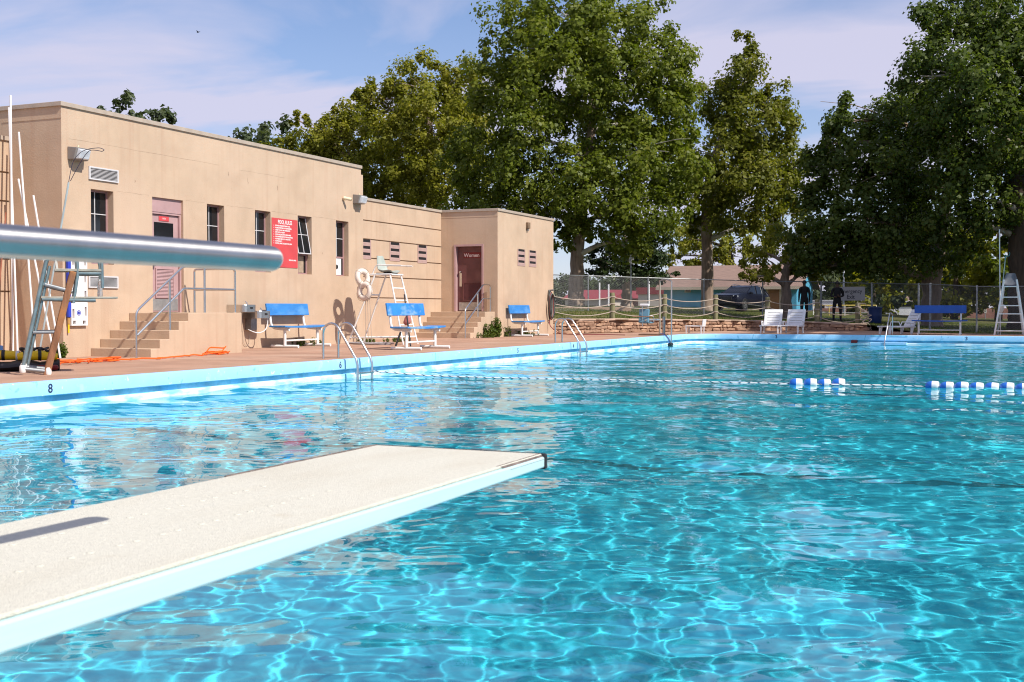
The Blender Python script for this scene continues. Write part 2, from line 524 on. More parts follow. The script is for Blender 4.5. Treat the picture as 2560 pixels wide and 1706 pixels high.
FACE_X = Matrix(((0, 0, 1), (1, 0, 0), (0, 1, 0)))      # lettering on a wall that faces +X
FACE_NY = Matrix(((1, 0, 0), (0, 0, -1), (0, 1, 0)))    # lettering on a wall that faces -Y


def text(s_, pos, size, m, parent, rot, name='lettering', align='CENTER', sx=1.0, ext=0.001, bold=0.0):
    cu = bpy.data.curves.new('txt', 'FONT')
    cu.body = s_; cu.size = size; cu.align_x = align; cu.align_y = 'CENTER'
    cu.extrude = ext; cu.offset = bold; cu.resolution_u = 3
    o = bpy.data.objects.new('txt', cu)
    C.objects.link(o)
    bpy.context.view_layer.update()
    me = bpy.data.meshes.new_from_object(o)
    bpy.data.objects.remove(o)
    M4 = rot.to_4x4() @ Matrix.Diagonal((sx, 1, 1, 1))
    me.transform(Matrix.Translation(Vector(pos) - wl(parent)) @ M4)
    me.materials.clear(); me.materials.append(m)
    o = bpy.data.objects.new(name, me)
    C.objects.link(o)
    o.parent = parent
    return o


def arc(c, r, a0, a1, n, u, v):
    c = Vector(c); u = Vector(u); v = Vector(v)
    return [c + u * (r * math.cos(a0 + (a1 - a0) * i / n)) + v * (r * math.sin(a0 + (a1 - a0) * i / n)) for i in range(n + 1)]


def bend(pts, r=0.08, n=5):
    """round the corners of a polyline"""
    P = [Vector(p) for p in pts]
    out = [P[0]]
    for i in range(1, len(P) - 1):
        a = (P[i - 1] - P[i]); b = (P[i + 1] - P[i])
        k = min(r, a.length * .45, b.length * .45)
        p0 = P[i] + a.normalized() * k; p2 = P[i] + b.normalized() * k
        for j in range(n + 1):
            t = j / n
            out.append(p0 * (1 - t) ** 2 + P[i] * 2 * t * (1 - t) + p2 * t * t)
    out.append(P[-1])
    return out
WAVE = 0.00105
ANR = 0.25

# ================================================================== SETTING
WALL_LINE = [(-15.4, 37.6), (-14.9, 38.3), (-13.7, 41.3), (-12.5, 44.2), (-11.1, 46.2), (-9.5, 48.0), (-7.8, 48.8), (-5.9, 49.1)]
_bx = [p[0] for p in WALL_LINE] + [-4.4, -3.0, 3.0, 60.0]
_by = [p[1] for p in WALL_LINE] + [46.8, 44.6, 43.4, 43.2]


def behind_y(x):
    return float(np.interp(x, _bx, _by)) if x > -15.4 else 38.2


def lawn_z(x, y):
    a = np.interp(x, [-60, -25, -20, -16, -12, -8, -4, 0, 60], [1.3, 1.05, 0.95, 0.75, 0.5, 0.33, 0.12, 0.0, -0.05])
    b = np.interp(x, [-60, -15.4, -12.5, -9.5, -5.9, -3.5], [0.52, 0.52, 0.46, 0.38, 0.24, -0.01])
    d = np.maximum(0, y - np.interp(x, _bx, _by))
    k = np.clip(d / 14.0, 0, 1)
    z = b * (1 - k) + a * k
    return z + 0.03 * np.sin(x * 0.9 + y * 0.37) * k


g = B()
for (xa, xb, ya, yb) in ((-900, 900, -500, 1.0), (-900, 900, 40.95, 1500), (-900, -10.9, 1.0, 40.95), (10.9, 900, 1.0, 40.95)):
    g.add([(xa, ya, -0.35), (xb, ya, -0.35), (xb, yb, -0.35), (xa, yb, -0.35)], [(0, 1, 2, 3)])
g = g.out('ground', ground_m)
g['kind'] = 'structure'

xs = np.concatenate([np.arange(-90, -30, 3), np.arange(-30, 6, 0.5), np.arange(6, 60, 3)])
ys = np.concatenate([np.arange(36, 62, 0.5), np.arange(62, 100, 1.5), np.arange(100, 180, 5)])
XX, YY = np.meshgrid(xs, ys)
ZZ = lawn_z(XX, YY)
far = np.clip((YY - 100) / 60, 0, 1)
ZZ = ZZ * (1 - far) + (-0.3) * far
ii = np.arange(XX.size).reshape(XX.shape)
quads = np.stack([ii[:-1, :-1], ii[:-1, 1:], ii[1:, 1:], ii[1:, :-1]], -1).reshape(-1, 4)
cx = 0.5 * (XX[:-1, :-1] + XX[1:, 1:]).ravel(); cy = 0.5 * (YY[:-1, :-1] + YY[1:, 1:]).ravel()
bnd = np.where(cx > -15.4, np.interp(cx, _bx, _by), 38.2)
keep = cy > bnd + 0.05
lawn = mesh_np('lawn', np.stack([XX, YY, ZZ], -1).reshape(-1, 3), quads[keep], grass_m, smooth=True)
lawn['kind'] = 'structure'

dirt = B()
dirt.add([(-12, 100, -0.05), (60, 100, -0.05), (60, 150, -0.15), (-12, 150, -0.15)], [(0, 1, 2, 3)])
o = dirt.out('dirt_field', dirt_m); o['kind'] = 'structure'

# ---- blades of grass on the lawn (uncountable)
rng = np.random.default_rng(11)
gx = rng.uniform(-24, 1, 26000); gy = rng.uniform(38, 68, 26000)
okm = gy > np.where(gx > -15.4, np.interp(gx, _bx, _by), 38.2) + 0.5
gx, gy = gx[okm], gy[okm]
nb_ = len(gx)
gz = lawn_z(gx, gy)
hh = rng.uniform(0.03, 0.085, nb_); th = rng.uniform(0, 6.28, nb_); wd = 0.014
bx_, by_ = np.cos(th) * wd, np.sin(th) * wd
lx, ly = rng.normal(0, 0.03, nb_), rng.normal(0, 0.03, nb_)
V = np.stack([np.stack([gx - bx_, gy - by_, gz], -1), np.stack([gx + bx_, gy + by_, gz], -1), np.stack([gx + lx, gy + ly, gz + hh], -1)], 1).reshape(-1, 3)
gr = mesh_np('grass', V, np.arange(nb_ * 3).reshape(-1, 3), weed_leaf, tint=np.repeat(rng.uniform(0.1, 0.9, nb_), 3))
tag(gr, 'short green grass growing on the lawn behind the stone wall', 'grass', kind='stuff')

# ---- deck
deck = struct('deck')
B().box(-22, -10.95, -9, 41.2, -0.30, -0.012).out('joint', joint_m, deck)
nrow = 0
for xa, xb in ((-13.95, -10.92), (-17.4, -13.965)):
    y = -8.0
    while y < 40.9:
        y2 = min(y + 3.05, 40.97)
        B().box(xa, xb, y, y2 - 0.016, -0.10, random.uniform(-0.002, 0.002)).out('slab', deck_m, deck, bevel=0.006)
        y = y2
fx = list(np.linspace(-17.4, 14, 60))
fb = B()
for a_, b_ in zip(fx[:-1], fx[1:]):
    ya, yb = behind_y(a_) + 0.6, behind_y(b_) + 0.6
    fb.add([(a_, 40.975, 0.0), (b_, 40.975, 0.0), (b_, yb, 0.0), (a_, ya, 0.0)], [(0, 1, 2, 3)])
fb.out('slab', deck_m, deck)
B().box(-10.92, 14, -8, 0.98, -0.3, 0.0).out('slab', deck_m, deck, bevel=0.006)
B().box(10.92, 14, 0.98, 40.97, -0.3, 0.0).out('slab', deck_m, deck, bevel=0.006)

# ---- pool shell
XL, XR, YN, YF, RC = -10.8, 10.8, 1.1, 40.85, 1.2
pool = struct('pool')
path, nrm = [], []


def corner(cx_, cy_, a0):
    for i in range(9):
        a = a0 + i / 8 * math.pi / 2
        path.append((cx_ + RC * math.cos(a), cy_ + RC * math.sin(a))); nrm.append((math.cos(a), math.sin(a)))


def straight(p, q, n_):
    m_ = max(2, int((Vector(q) - Vector(p)).length / 0.35))
    for i in range(1, m_):
        t = i / m_
        path.append((p[0] + (q[0] - p[0]) * t, p[1] + (q[1] - p[1]) * t)); nrm.append(n_)


corner(XR - RC, YF - RC, 0)
straight((XR - RC, YF), (XL + RC, YF), (0, 1))
corner(XL + RC, YF - RC, math.pi / 2)
straight((XL, YF - RC), (XL, YN + RC), (-1, 0))
corner(XL + RC, YN + RC, math.pi)
straight((XL + RC, YN), (XR - RC, YN), (0, -1))
corner(XR - RC, YN + RC, 1.5 * math.pi)
straight((XR, YN + RC), (XR, YF - RC), (1, 0))


def sweep(prof, name, m, parent, smooth=False, jag=0.0):
    b = B()
    n_ = len(path); k = len(prof)
    rj = random.Random(5)
    vs = []
    for (px, py), (nx, ny) in zip(path, nrm):
        for of, z in prof:
            j = rj.uniform(-jag, jag) if jag else 0
            vs.append((px + nx * of, py + ny * of, z + j))
    fs = []
    for i in range(n_):
        i2 = (i + 1) % n_
        for j in range(k - 1):
            fs.append((i * k + j, i * k + j + 1, i2 * k + j + 1, i2 * k + j))
    b.add(vs, fs)
    return b.out(name, m, parent, smooth=smooth)


coping = sweep([(0.13, 0.002), (0.03, 0.004), (0.008, -0.004), (0.0, -0.02), (0.0, -0.168), (0.012, -0.178), (0.09, -0.18)], 'coping', pool_paint, pool, smooth=True)
sweep([(0.085, -0.176), (0.085, -0.262)], 'gutter_back', gutter_m, pool)
sweep([(0.088, -0.262), (0.03, -0.252), (0.004, -0.256), (0.0, -0.275), (0.0, -0.39)], 'gutter_lip', lip_m, pool, jag=0.006)
pw = sweep([(0.0, -0.38), (0.0, -3.6)], 'pool_wall', floor_m, pool)
pw.cycles.is_caustics_receiver = True
for (cx_, cy_) in ((XL, YF),):       # deck corner beyond the rounded pool corner
    b = B()
    pts = [(XL + RC - (RC + 0.12) * math.sin(a), YF - RC + (RC + 0.12) * math.cos(a)) for a in [i / 8 * math.pi / 2 for i in range(9)]]
    poly = [(XL - 0.12, YF + 0.12)] + pts
    b.add([(p[0], p[1], 0.001) for p in poly], [tuple(range(len(poly)))])
    b.out('slab', deck_m, deck)


def depth(y):
    return np.interp(y, [0, 1, 8, 11, 18, 24, 29, 36, 41], [2.5, 2.5, 2.5, 2.4, 1.9, 1.55, 1.25, 0.95, 0.9])


fy = np.linspace(1.05, 40.9, 60); fxs = np.linspace(-10.85, 10.85, 30)
FX, FY = np.meshgrid(fxs, fy)
ii = np.arange(FX.size).reshape(FX.shape)
fl = mesh_np('pool_floor', np.stack([FX, FY, -0.33 - depth(FY)], -1).reshape(-1, 3),
             np.stack([ii[:-1, :-1], ii[:-1, 1:], ii[1:, 1:], ii[1:, :-1]], -1).reshape(-1, 4), floor_m, pool)
fl.cycles.is_caustics_receiver = True
for y0 in (11.2, 24.6):
    b = B()
    for xa in np.arange(-10.8, 10.8, 0.9):
        z1 = -0.33 - float(depth(y0)) + 0.006; z2 = -0.33 - float(depth(y0 + 0.25)) + 0.006
        b.add([(xa, y0, z1), (xa + 0.9, y0, z1), (xa + 0.9, y0 + 0.14, z2), (xa, y0 + 0.14, z2)], [(0, 1, 2, 3)])
    o = b.out('floor_line', line_m, pool)
    o.cycles.is_caustics_receiver = True

# depth numbers painted on the coping face
for s_, y in (('8', 10.8), ('6', 17.36), ('5', 25.06), ('4', 28.7)):
    text(s_, (XL + 0.003, y, -0.092), 0.155, num_ink, pool, FACE_X, 'depth_number', bold=0.002)
for x in (-7.92, -1.8):
    text('3', (x, YF - 0.003, -0.09), 0.155, num_ink, pool, FACE_NY, 'depth_number', bold=0.002)
# dark construction joints in the coping
for y in (17.9, 18.35, 20.9, 29.1, 31.6, 33.0, 35.5):
    B().box(XL - 0.002, XL + 0.002, y, y + 0.022, -0.17, -0.008).out('coping_joint', gutter_m, pool)
for x in (-8.75, -6.3, -5.0, -2.6):
    B().prism([(x, -0.165), (x + 0.02, -0.165), (x + 0.06, -0.008), (x + 0.04, -0.008)], 'y', YF - 0.003, YF + 0.002).out('coping_joint', gutter_m, pool)
# stair notch in the far side
B().box(-4.78, -3.62, 40.52, 40.9, -0.32, -0.235).out('pool_step', pool_paint, pool, bevel=0.01)
B().box(-4.78, -3.62, 40.845, 40.86, -0.05, -0.002).out('coping_joint', gutter_m, pool)
B().box(-5.42, -5.22, 40.80, 40.95, -0.27, -0.18).out('skimmer_inlet', red_cloth, pool, bevel=0.01)

# ---- water surface: real waves
wx = np.concatenate([np.arange(-10.83, -9, 0.05), np.arange(-9, -5, 0.036), np.arange(-5, 2.6, 0.021), np.linspace(2.6, 10.83, 64)])
wy = [1.08]
while wy[-1] < 40.87:
    wy.append(wy[-1] + float(np.interp(wy[-1], [0, 8, 14, 40], [0.020, 0.022, 0.038, 0.075])))
wy = np.array(wy)
WX, WY = np.meshgrid(wx, wy)
rng = np.random.default_rng(21)
WZ = np.zeros_like(WX)
gain = np.ones_like(WX)
row = np.gradient(wy)[:, None]
for i in range(92):
    lam = 0.08 * 2 ** (rng.uniform(0, 1) * 2.7) if i < 76 else rng.uniform(1.0, 2.6)
    k = 2 * math.pi / lam
    t_ = rng.uniform(0, 2 * math.pi)
    a_ = (WAVE * lam * (lam / 0.3) ** 0.6 if i < 76 else 0.0028 * lam) * rng.uniform(0.5, 1.0)
    damp = np.clip((lam / row - 2.5) / 2.0, 0, 1)
    # gently bent wave fronts
    ph = k * (WX * math.cos(t_) + WY * math.sin(t_) + 0.10 * np.sin(WX * rng.uniform(.5, 1.4) + WY * rng.uniform(.5, 1.4) + rng.uniform(0, 6)))
    WZ += a_ * damp * np.sin(ph + rng.uniform(0, 6.28))
mod = 0.86 + 0.10 * np.sin(WX * 0.55 + 1.0) * np.sin(WY * 0.43 + 0.5) + 0.07 * np.sin(WX * 1.3 - WY * 0.9)
WZ = WZ * mod - 0.33
ii = np.arange(WX.size).reshape(WX.shape)
wm = bpy.data.materials.new('pool_water'); wm.use_nodes = True
n = wm.node_tree.nodes
n.remove(n['Principled BSDF'])
gl = n.new('ShaderNodeBsdfGlass'); gl.inputs['IOR'].default_value = 1.333; gl.inputs['Roughness'].default_value = 0.0
gl.inputs['Color'].default_value = (0.93, 0.99, 1.0, 1)
wm.node_tree.links.new(gl.outputs[0], n['Material Output'].inputs[0])
water = mesh_np('water', np.stack([WX, WY, WZ], -1).reshape(-1, 3),
                np.stack([ii[:-1, :-1], ii[:-1, 1:], ii[1:, 1:], ii[1:, :-1]], -1).reshape(-1, 4), wm, smooth=True)
water['kind'] = 'structure'
water.cycles.is_caustics_caster = True

# ================================================================== BATHHOUSE
bath = thing('bathhouse', 'long tan concrete bathhouse with flat roofs beside the pool', 'building', (-17, 24, 0))
XM = -15.8


def holed_wall(X, y0, y1, z0, z1, holes, d, name, m, parent):
    b = B()
    ysr = sorted({y0, y1, *[h[0] for h in holes], *[h[1] for h in holes]})
    zsr = sorted({z0, z1, *[h[2] for h in holes], *[h[3] for h in holes]})
    for a, b2 in zip(ysr[:-1], ysr[1:]):
        for c, e in zip(zsr[:-1], zsr[1:]):
            my, mz = (a + b2) / 2, (c + e) / 2
            if any(h[0] < my < h[1] and h[2] < mz < h[3] for h in holes):
                continue
            b.add([(X, a, c), (X, b2, c), (X, b2, e), (X, a, e)], [(0, 1, 2, 3)])
    for (a, b2, c, e) in holes:
        b.add([(X, a, c), (X, b2, c), (X, b2, e), (X, a, e), (X - d, a, c), (X - d, b2, c), (X - d, b2, e), (X - d, a, e)],
              [(0, 1, 5, 4), (1, 2, 6, 5), (2, 3, 7, 6), (3, 0, 4, 7)])
    me_o = b.out(name, m, parent)
    return me_o


WIN = [(16.83, 17.415), (20.18, 20.76), (21.86, 22.45), (23.54, 24.13), (25.22, 25.81)]
holes = [(a, b_, 1.70, 3.08) for a, b_ in WIN] + [(18.49, 19.42, 0.80, 3.08)]
holed_wall(XM, 16.12, 26.43, -0.05, 4.49, holes, 0.20, 'wall', stucco, bath)
bb = B()
bb.add([(XM, 16.12, -.05), (-26, 16.12, -.05), (-26, 16.12, 4.49), (XM, 16.12, 4.49)], [(0, 1, 2, 3)])
bb.add([(XM, 26.43, 4.33), (XM, 26.43, 4.49), (-26, 26.43, 4.49), (-26, 26.43, 4.33)], [(0, 1, 2, 3)])
bb.add([(-26, 16.12, -.05), (-26, 26.43, -.05), (-26, 26.43, 4.49), (-26, 16.12, 4.49)], [(0, 1, 2, 3)])
bb.out('wall', stucco, bath)
B().box(-26, XM - 0.001, 26.4305, 26.53, -0.05, 4.335).out('wall', stucco, bath)
B().box(-26.03, XM + 0.035, 16.085, 26.445, 4.485, 4.565).out('roof_fascia', fascia_m, bath, bevel=0.006)
B().box(-17.2, XM + 0.006, 16.112, 16.1195, 4.27, 4.29).out('ledge_line', stucco, bath)
# dark backing behind the openings
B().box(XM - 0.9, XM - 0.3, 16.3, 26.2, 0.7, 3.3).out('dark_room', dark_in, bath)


def wing(y0, y1, zt, X, name_):
    gz_ = [-0.05, 1.203, 1.795, 2.315, 2.844, 3.366, zt]
    for a, b_ in zip(gz_[:-1], gz_[1:]):
        B().box(X - 0.4, X, y0, y1, a, b_ - (0.030 if b_ < zt else 0)).out('wall_band', stucco, bath, bevel=0.004, seg=1)
    B().box(-26, X - 0.05, y0 + 0.001, y1 - 0.001, -0.05, zt - 0.01).out('wall', stucco, bath)
    B().box(-26.03, X + 0.035, y0 - 0.0, y1 - 0.0, zt - 0.002, zt + 0.075).out('roof_fascia', fascia_m, bath, bevel=0.006)


wing(26.532, 33.33, 3.91, -17.0, 'r')
wing(4.0, 16.115, 3.93, -17.05, 'l')
# women's block
XW, YW = -15.05, 33.335
b = B()
b.add([(XW, YW, -.05), (XW, 38.02, -.05), (XW, 38.02, 3.91), (XW, YW, 3.91)], [(0, 1, 2, 3)])
b.add([(XW, 38.02, -.05), (-25, 38.02, -.05), (-25, 38.02, 3.91), (XW, 38.02, 3.91)], [(0, 1, 2, 3)])
dy0, dy1, dz0, dz1 = -16.55, -15.53, 0.80, 2.89      # door opening in the face toward the steps
for (xa, xb, za_, zb_) in ((-25, dy0, -.05, 3.91), (dy1, XW, -.05, 3.91), (dy0, dy1, dz1, 3.91), (dy0, dy1, -.05, dz0)):
    b.add([(xa, YW, za_), (xb, YW, za_), (xb, YW, zb_), (xa, YW, zb_)], [(0, 1, 2, 3)])
b.add([(dy0, YW, dz0), (dy1, YW, dz0), (dy1, YW, dz1), (dy0, YW, dz1), (dy0, YW + .2, dz0), (dy1, YW + .2, dz0), (dy1, YW + .2, dz1), (dy0, YW + .2, dz1)],
      [(0, 1, 5, 4), (1, 2, 6, 5), (2, 3, 7, 6), (3, 0, 4, 7)])
b.out('wall', stucco, bath)
B().box(-25.03, XW + 0.035, YW - 0.035, 38.05, 3.908, 3.985).out('roof_fascia', fascia_m, bath, bevel=0.006)
B().box(-17.0, XW + 0.006, YW - 0.006, YW - 0.001, 3.73, 3.75).out('ledge_line', stucco, bath)


def window(ya, yb, za_, zb_, tilt=False, fan=False):
    X = XM - 0.165
    fr = B()
    w_ = 0.035
    for (a, b2, c, e) in ((ya, ya + w_, za_, zb_), (yb - w_, yb, za_, zb_), (ya + w_, yb - w_, za_, za_ + w_), (ya + w_, yb - w_, zb_ - w_, zb_), (ya + w_, yb - w_, 2.15, 2.19)):
        fr.box(X - 0.03, X + 0.02, a, b2, c, e)
    wo = fr.out('window', maroon, bath)
    ym = (ya + yb) / 2 - 0.03
    # lower pane
    B().box(X - 0.012, X - 0.004, ya + w_, yb - w_, za_ + w_, 2.15).out('pane', glass_d, wo)
    B().box(X - 0.003, X + 0.012, ym - 0.009, ym + 0.009, za_ + w_, 2.15).out('glazing_bar', vent_d, wo)
    zs = (2.19, zb_ - w_)
    zmid = 2.64
    off = 0.16 if tilt else 0.0

    def PX(z):
        return X + off * (zs[1] - z) / (zs[1] - zs[0])
    g_ = B()
    g_.add([(PX(zs[0]), ya + w_, zs[0]), (PX(zs[0]), yb - w_, zs[0]), (PX(zs[1]), yb - w_, zs[1]), (PX(zs[1]), ya + w_, zs[1]),
            (PX(zs[0]) - .006, ya + w_, zs[0]), (PX(zs[0]) - .006, yb - w_, zs[0]), (PX(zs[1]) - .006, yb - w_, zs[1]), (PX(zs[1]) - .006, ya + w_, zs[1])],
           [(0, 1, 2, 3), (7, 6, 5, 4), (0, 4, 5, 1), (1, 5, 6, 2), (2, 6, 7, 3), (3, 7, 4, 0)])
    g_.out('pane', glass_d, wo)
    bars = B()
    for (p, q) in (((PX(zs[0]) + .006, ym, zs[0]), (PX(zs[1]) + .006, ym, zs[1])), ((PX(zmid) + .006, ya + w_, zmid), (PX(zmid) + .006, yb - w_, zmid))):
        bars.tube([p, q], 0.010, 6)
    if tilt:
        e_ = ya + w_, yb - w_
        bars.tube([(PX(zs[0]), e_[0], zs[0]), (PX(zs[0]), e_[1], zs[0])], 0.016, 6)
        for yy in e_:
            bars.tube([(PX(zs[0]), yy, zs[0]), (PX(zs[1]), yy, zs[1])], 0.014, 6)
    bars.out('glazing_bar', vent_m, wo)
    if fan:
        f_ = B().box(X + 0.0, X + 0.025, ya + 0.03, yb - 0.13, za_ + 0.03, 2.14).out('fan_panel', white_pl, wo, bevel=0.004)
        B().lathe([(0.055, 0), (0.055, 0.012), (0.03, 0.014)], (X + 0.024, (ya + yb) / 2 - 0.05, 1.93), 20, Matrix.Rotation(R(90), 3, 'Y')).out('fan_hole', dark_in, wo)
    return wo


for i, (a, b_) in enumerate(WIN):
    wo = window(a, b_, 1.70, 3.08, tilt=(i == 3), fan=(i == 4))
    if i == 3:
        wo['label'] = 'window with its upper sash pushed open beside the red sign'
        # cardboard standing behind the lower pane
        B().box(XM - 0.162, XM - 0.158, a + 0.12, b_ - 0.12, 1.74, 2.13).out('cardboard', mat('cardboard', (0.36, 0.27, 0.19), 0.9, var=0.2, vs=8), wo)
    if i == 4:
        wo['label'] = 'window whose lower pane is a white panel with a round fan hole'

# main door
X = XM - 0.11
dr = B()
for (a, b2, c, e) in ((18.49, 18.545, .80, 2.80), (19.375, 19.42, .80, 2.80), (18.545, 19.375, 2.76, 2.80)):
    dr.box(X - 0.05, X + 0.05, a, b2, c, e)
dr.box(X - 0.03, X + 0.06, 18.49, 19.42, 2.80, 3.08)
door = dr.out('door', pinkdoor, bath)
leaf = B().box(X - 0.04, X + 0.01, 18.55, 19.37, 0.815, 2.752).out('door_leaf', pinkdoor, door, bevel=0.004)
B().box(X + 0.008, X + 0.016, 18.65, 19.22, 2.02, 2.60).out('pane', glass_d, door)
pl = B().box(X + 0.011, X + 0.022, 18.79, 19.09, 2.63, 2.725).out('sign_plate', red_sign, door, bevel=0.004)
text('MEN', (X + 0.0235, 18.94, 2.678), 0.05, pink_ink, door, FACE_X)
lv = B()
for k in range(20):
    z = 1.12 + k * 0.0275
    lv.add([(X + .012, 18.70, z + .004), (X + .012, 19.20, z + .004), (X + .028, 19.20, z - .006), (X + .028, 18.70, z - .006), (X + .012, 18.70, z + .020), (X + .012, 19.20, z + .020)],
           [(0, 1, 2, 3), (3, 2, 5, 4)])
for k in range(20):
    pass
lv.out('door_louvre', pinkdoor, door)
fr = B()
for (a, b2, c, e) in ((18.67, 18.70, 1.09, 1.69), (19.20, 19.23, 1.09, 1.69), (18.70, 19.20, 1.665, 1.69), (18.70, 19.20, 1.09, 1.11)):
    fr.box(X + .010, X + .034, a, b2, c, e)
fr.out('louvre_frame', pinkdoor, door)
B().box(X + .011, X + .015, 18.57, 19.35, 0.84, 1.07).out('kick_plate', kick_m, door)
B().lathe([(0.028, 0), (0.028, 0.03), (0.035, 0.045), (0.025, 0.075)], (X + 0.01, 18.61, 1.75), 12, Matrix.Rotation(R(90), 3, 'Y')).out('door_knob', steel, door, smooth=True)

# women's door
Yd = YW + 0.12
dr = B()
for (a, b2, c, e) in ((dy0, dy0 + .06, dz0, dz1), (dy1 - .06, dy1, dz0, dz1), (dy0 + .06, dy1 - .06, dz1 - .06, dz1)):
    dr.box(a, b2, Yd - 0.14, Yd + 0.05, c, e)
door = dr.out('door', pinkdoor, bath)
B().box(dy0 + .065, dy1 - .065, Yd, Yd + .04, dz0 + .01, dz1 - .065).out('door_leaf', darkdoor, door, bevel=0.004)
B().box(-16.27, -15.67, Yd - .01, Yd - .001, 2.47, 2.645).out('sign_plate', mat('oxblood_sign', (0.16, 0.008, 0.012), 0.4, var=0.05), door)
text('Women', (-15.99, Yd - .0115, 2.55), 0.165, pink_ink, door, FACE_NY, sx=0.98, bold=0.002)
lv = B()
for k in range(20):
    z = 1.17 + k * 0.026
    lv.add([(-16.26, Yd - .004, z + .004), (-15.66, Yd - .004, z + .004), (-15.66, Yd - .02, z - .006), (-16.26, Yd - .02, z - .006), (-15.66, Yd - .004, z + .019), (-16.26, Yd - .004, z + .019)],
           [(0, 1, 2, 3), (3, 2, 4, 5)])
lv.out('door_louvre', darkdoor, door)
fr = B()
for (a, b2, c, e) in ((-16.29, -16.26, 1.13, 1.70), (-15.66, -15.63, 1.13, 1.70), (-16.26, -15.66, 1.675, 1.70), (-16.26, -15.66, 1.13, 1.155)):
    fr.box(a, b2, Yd - .026, Yd - .001, c, e)
fr.out('louvre_frame', darkdoor, door)
B().box(-16.44, -15.64, Yd - .006, Yd - .002, 0.83, 1.08).out('kick_plate', kick_m, door)
B().box(-16.42, -16.34, Yd - .006, Yd - .002, 1.58, 2.0).out('push_plate', brushed, door)
B().lathe([(0.028, 0), (0.028, 0.03), (0.036, 0.045), (0.025, 0.075)], (-16.38, Yd, 2.03), 12, Matrix.Rotation(R(90), 3, 'X')).out('door_knob', steel, door, smooth=True)


def grille(y0, y1, z0, z1, n_):
    X = XM
    fr = B()
    for (a, b2, c, e) in ((y0, y0 + .03, z0, z1), (y1 - .03, y1, z0, z1), (y0 + .03, y1 - .03, z0, z0 + .025), (y0 + .03, y1 - .03, z1 - .025, z1)):
        fr.box(X + 0.001, X + .03, a, b2, c, e)
    v_ = fr.out('vent', vent_m, bath)
    B().box(X + 0.001, X + 0.004, y0 + .03, y1 - .03, z0 + .025, z1 - .025).out('vent_back', dark_in, v_)
    st_ = (z1 - z0 - .05) / n_
    for k in range(n_):
        z = z0 + .025 + k * st_
        B().add([(X + .006, y0 + .03, z + st_), (X + .006, y1 - .03, z + st_), (X + .027, y1 - .03, z + st_ * .42), (X + .027, y0 + .03, z + st_ * .42)], [(0, 1, 2, 3)]).out('slat', vent_m, v_)


grille(16.77, 17.53, 3.25, 3.49, 8)
grille(16.735, 17.50, 1.26, 1.485, 9)


def block_vent(X, y0, y1, z0, z1):
    st_ = (z1 - z0) / 3.0
    fr = B()
    d = 0.10
    fr.box(X - d, X + .012, y0, y0 + .05, z0, z1)
    fr.box(X - d, X + .012, y1 - .05, y1, z0, z1)
    for k in range(4):
        fr.box(X - d, X + .012, y0 + .05, y1 - .05, z0 + k * st_ - (0 if k else 0), z0 + k * st_ + .085 if k < 3 else z1 + 0.0001) if k < 3 else None
    v_ = fr.out('vent', vent_d, bath)
    B().box(X + .0015, X + .004, y0 + .05, y1 - .05, z0 + .085, z1 - .002).out('vent_back', dark_in, v_)
    for k in range(3):
        z = z0 + k * st_ + .085
        B().add([(X + .004, y0 + .05, z), (X + .004, y1 - .05, z), (X + .014, y1 - .05, z - .02), (X + .014, y0 + .05, z - .02), (X + .004, y0 + .05, z + .018), (X + .004, y1 - .05, z + .018)],
                [(0, 1, 2, 3), (3, 2, 5, 4)]).out('slat', vent_d, v_)


for y0, y1 in ((28.40, 28.96), (30.03, 30.64), (31.74, 32.34)):
    block_vent(-17.0, y0, y1, 2.27, 2.82)
for y0, y1 in ((34.89, 35.50), (35.83, 36.45)):
    block_vent(XW, y0, y1, 2.265, 2.808)
# vent pipes on the roofs
for (x, y, z, h) in ((-18.2, 22.4, 4.56, 0.22), (-18.6, 34.4, 3.98, 0.30)):
    B().tube([(x, y, z), (x, y, z + h)], 0.05, 12).out('vent_pipe', cap_m, bath, smooth=True)
# thin form line cracks in the concrete, each a ragged strip
for (z, y0, y1) in ((3.93, 16.3, 20.6), (3.905, 21.3, 23.0), (3.095, 17.5, 18.4), (3.092, 19.5, 20.1), (3.092, 20.85, 21.8), (3.092, 22.5, 23.5), (3.092, 24.2, 25.2)):
    b = B(); rr = random.Random(int(y0 * 100)); k = 12
    top = []; bot = []
    for i in range(k + 1):
        y = y0 + (y1 - y0) * i / k; zz = z + rr.uniform(-.006, .006)
        top.append((XM + .0015, y, zz + rr.uniform(.001, .005))); bot.append((XM + .0015, y, zz))
    b.add(top + bot, [(i, i + 1, k + 2 + i, k + 1 + i) for i in range(k)])
    b.out('crack', mat('crack_dirt', (0.30, 0.19, 0.13), 0.95, var=0.2), bath)

for (y, z0, z1) in ((21.6, 3.60, 3.77), (22.72, 3.58, 3.72), (20.9, 3.72, 3.83), (18.0, 3.30, 3.36), (24.6, 2.2, 2.26)):
    rr = random.Random(int(y * 50)); k = 6
    l_ = [(XM + .0016, y + rr.uniform(-.008, .008), z0 + (z1 - z0) * i / k) for i in range(k + 1)]
    r__ = [(p[0], p[1] + rr.uniform(.006, .018) * math.sin(math.pi * (i + .3) / (k + .6)), p[2]) for i, p in enumerate(l_)]
    B().add(l_ + r__, [(i, i + 1, k + 2 + i, k + 1 + i) for i in range(k)]).out('stain', mat('stain_dirt', (0.22, 0.13, 0.085), 0.95, var=0.2), bath)

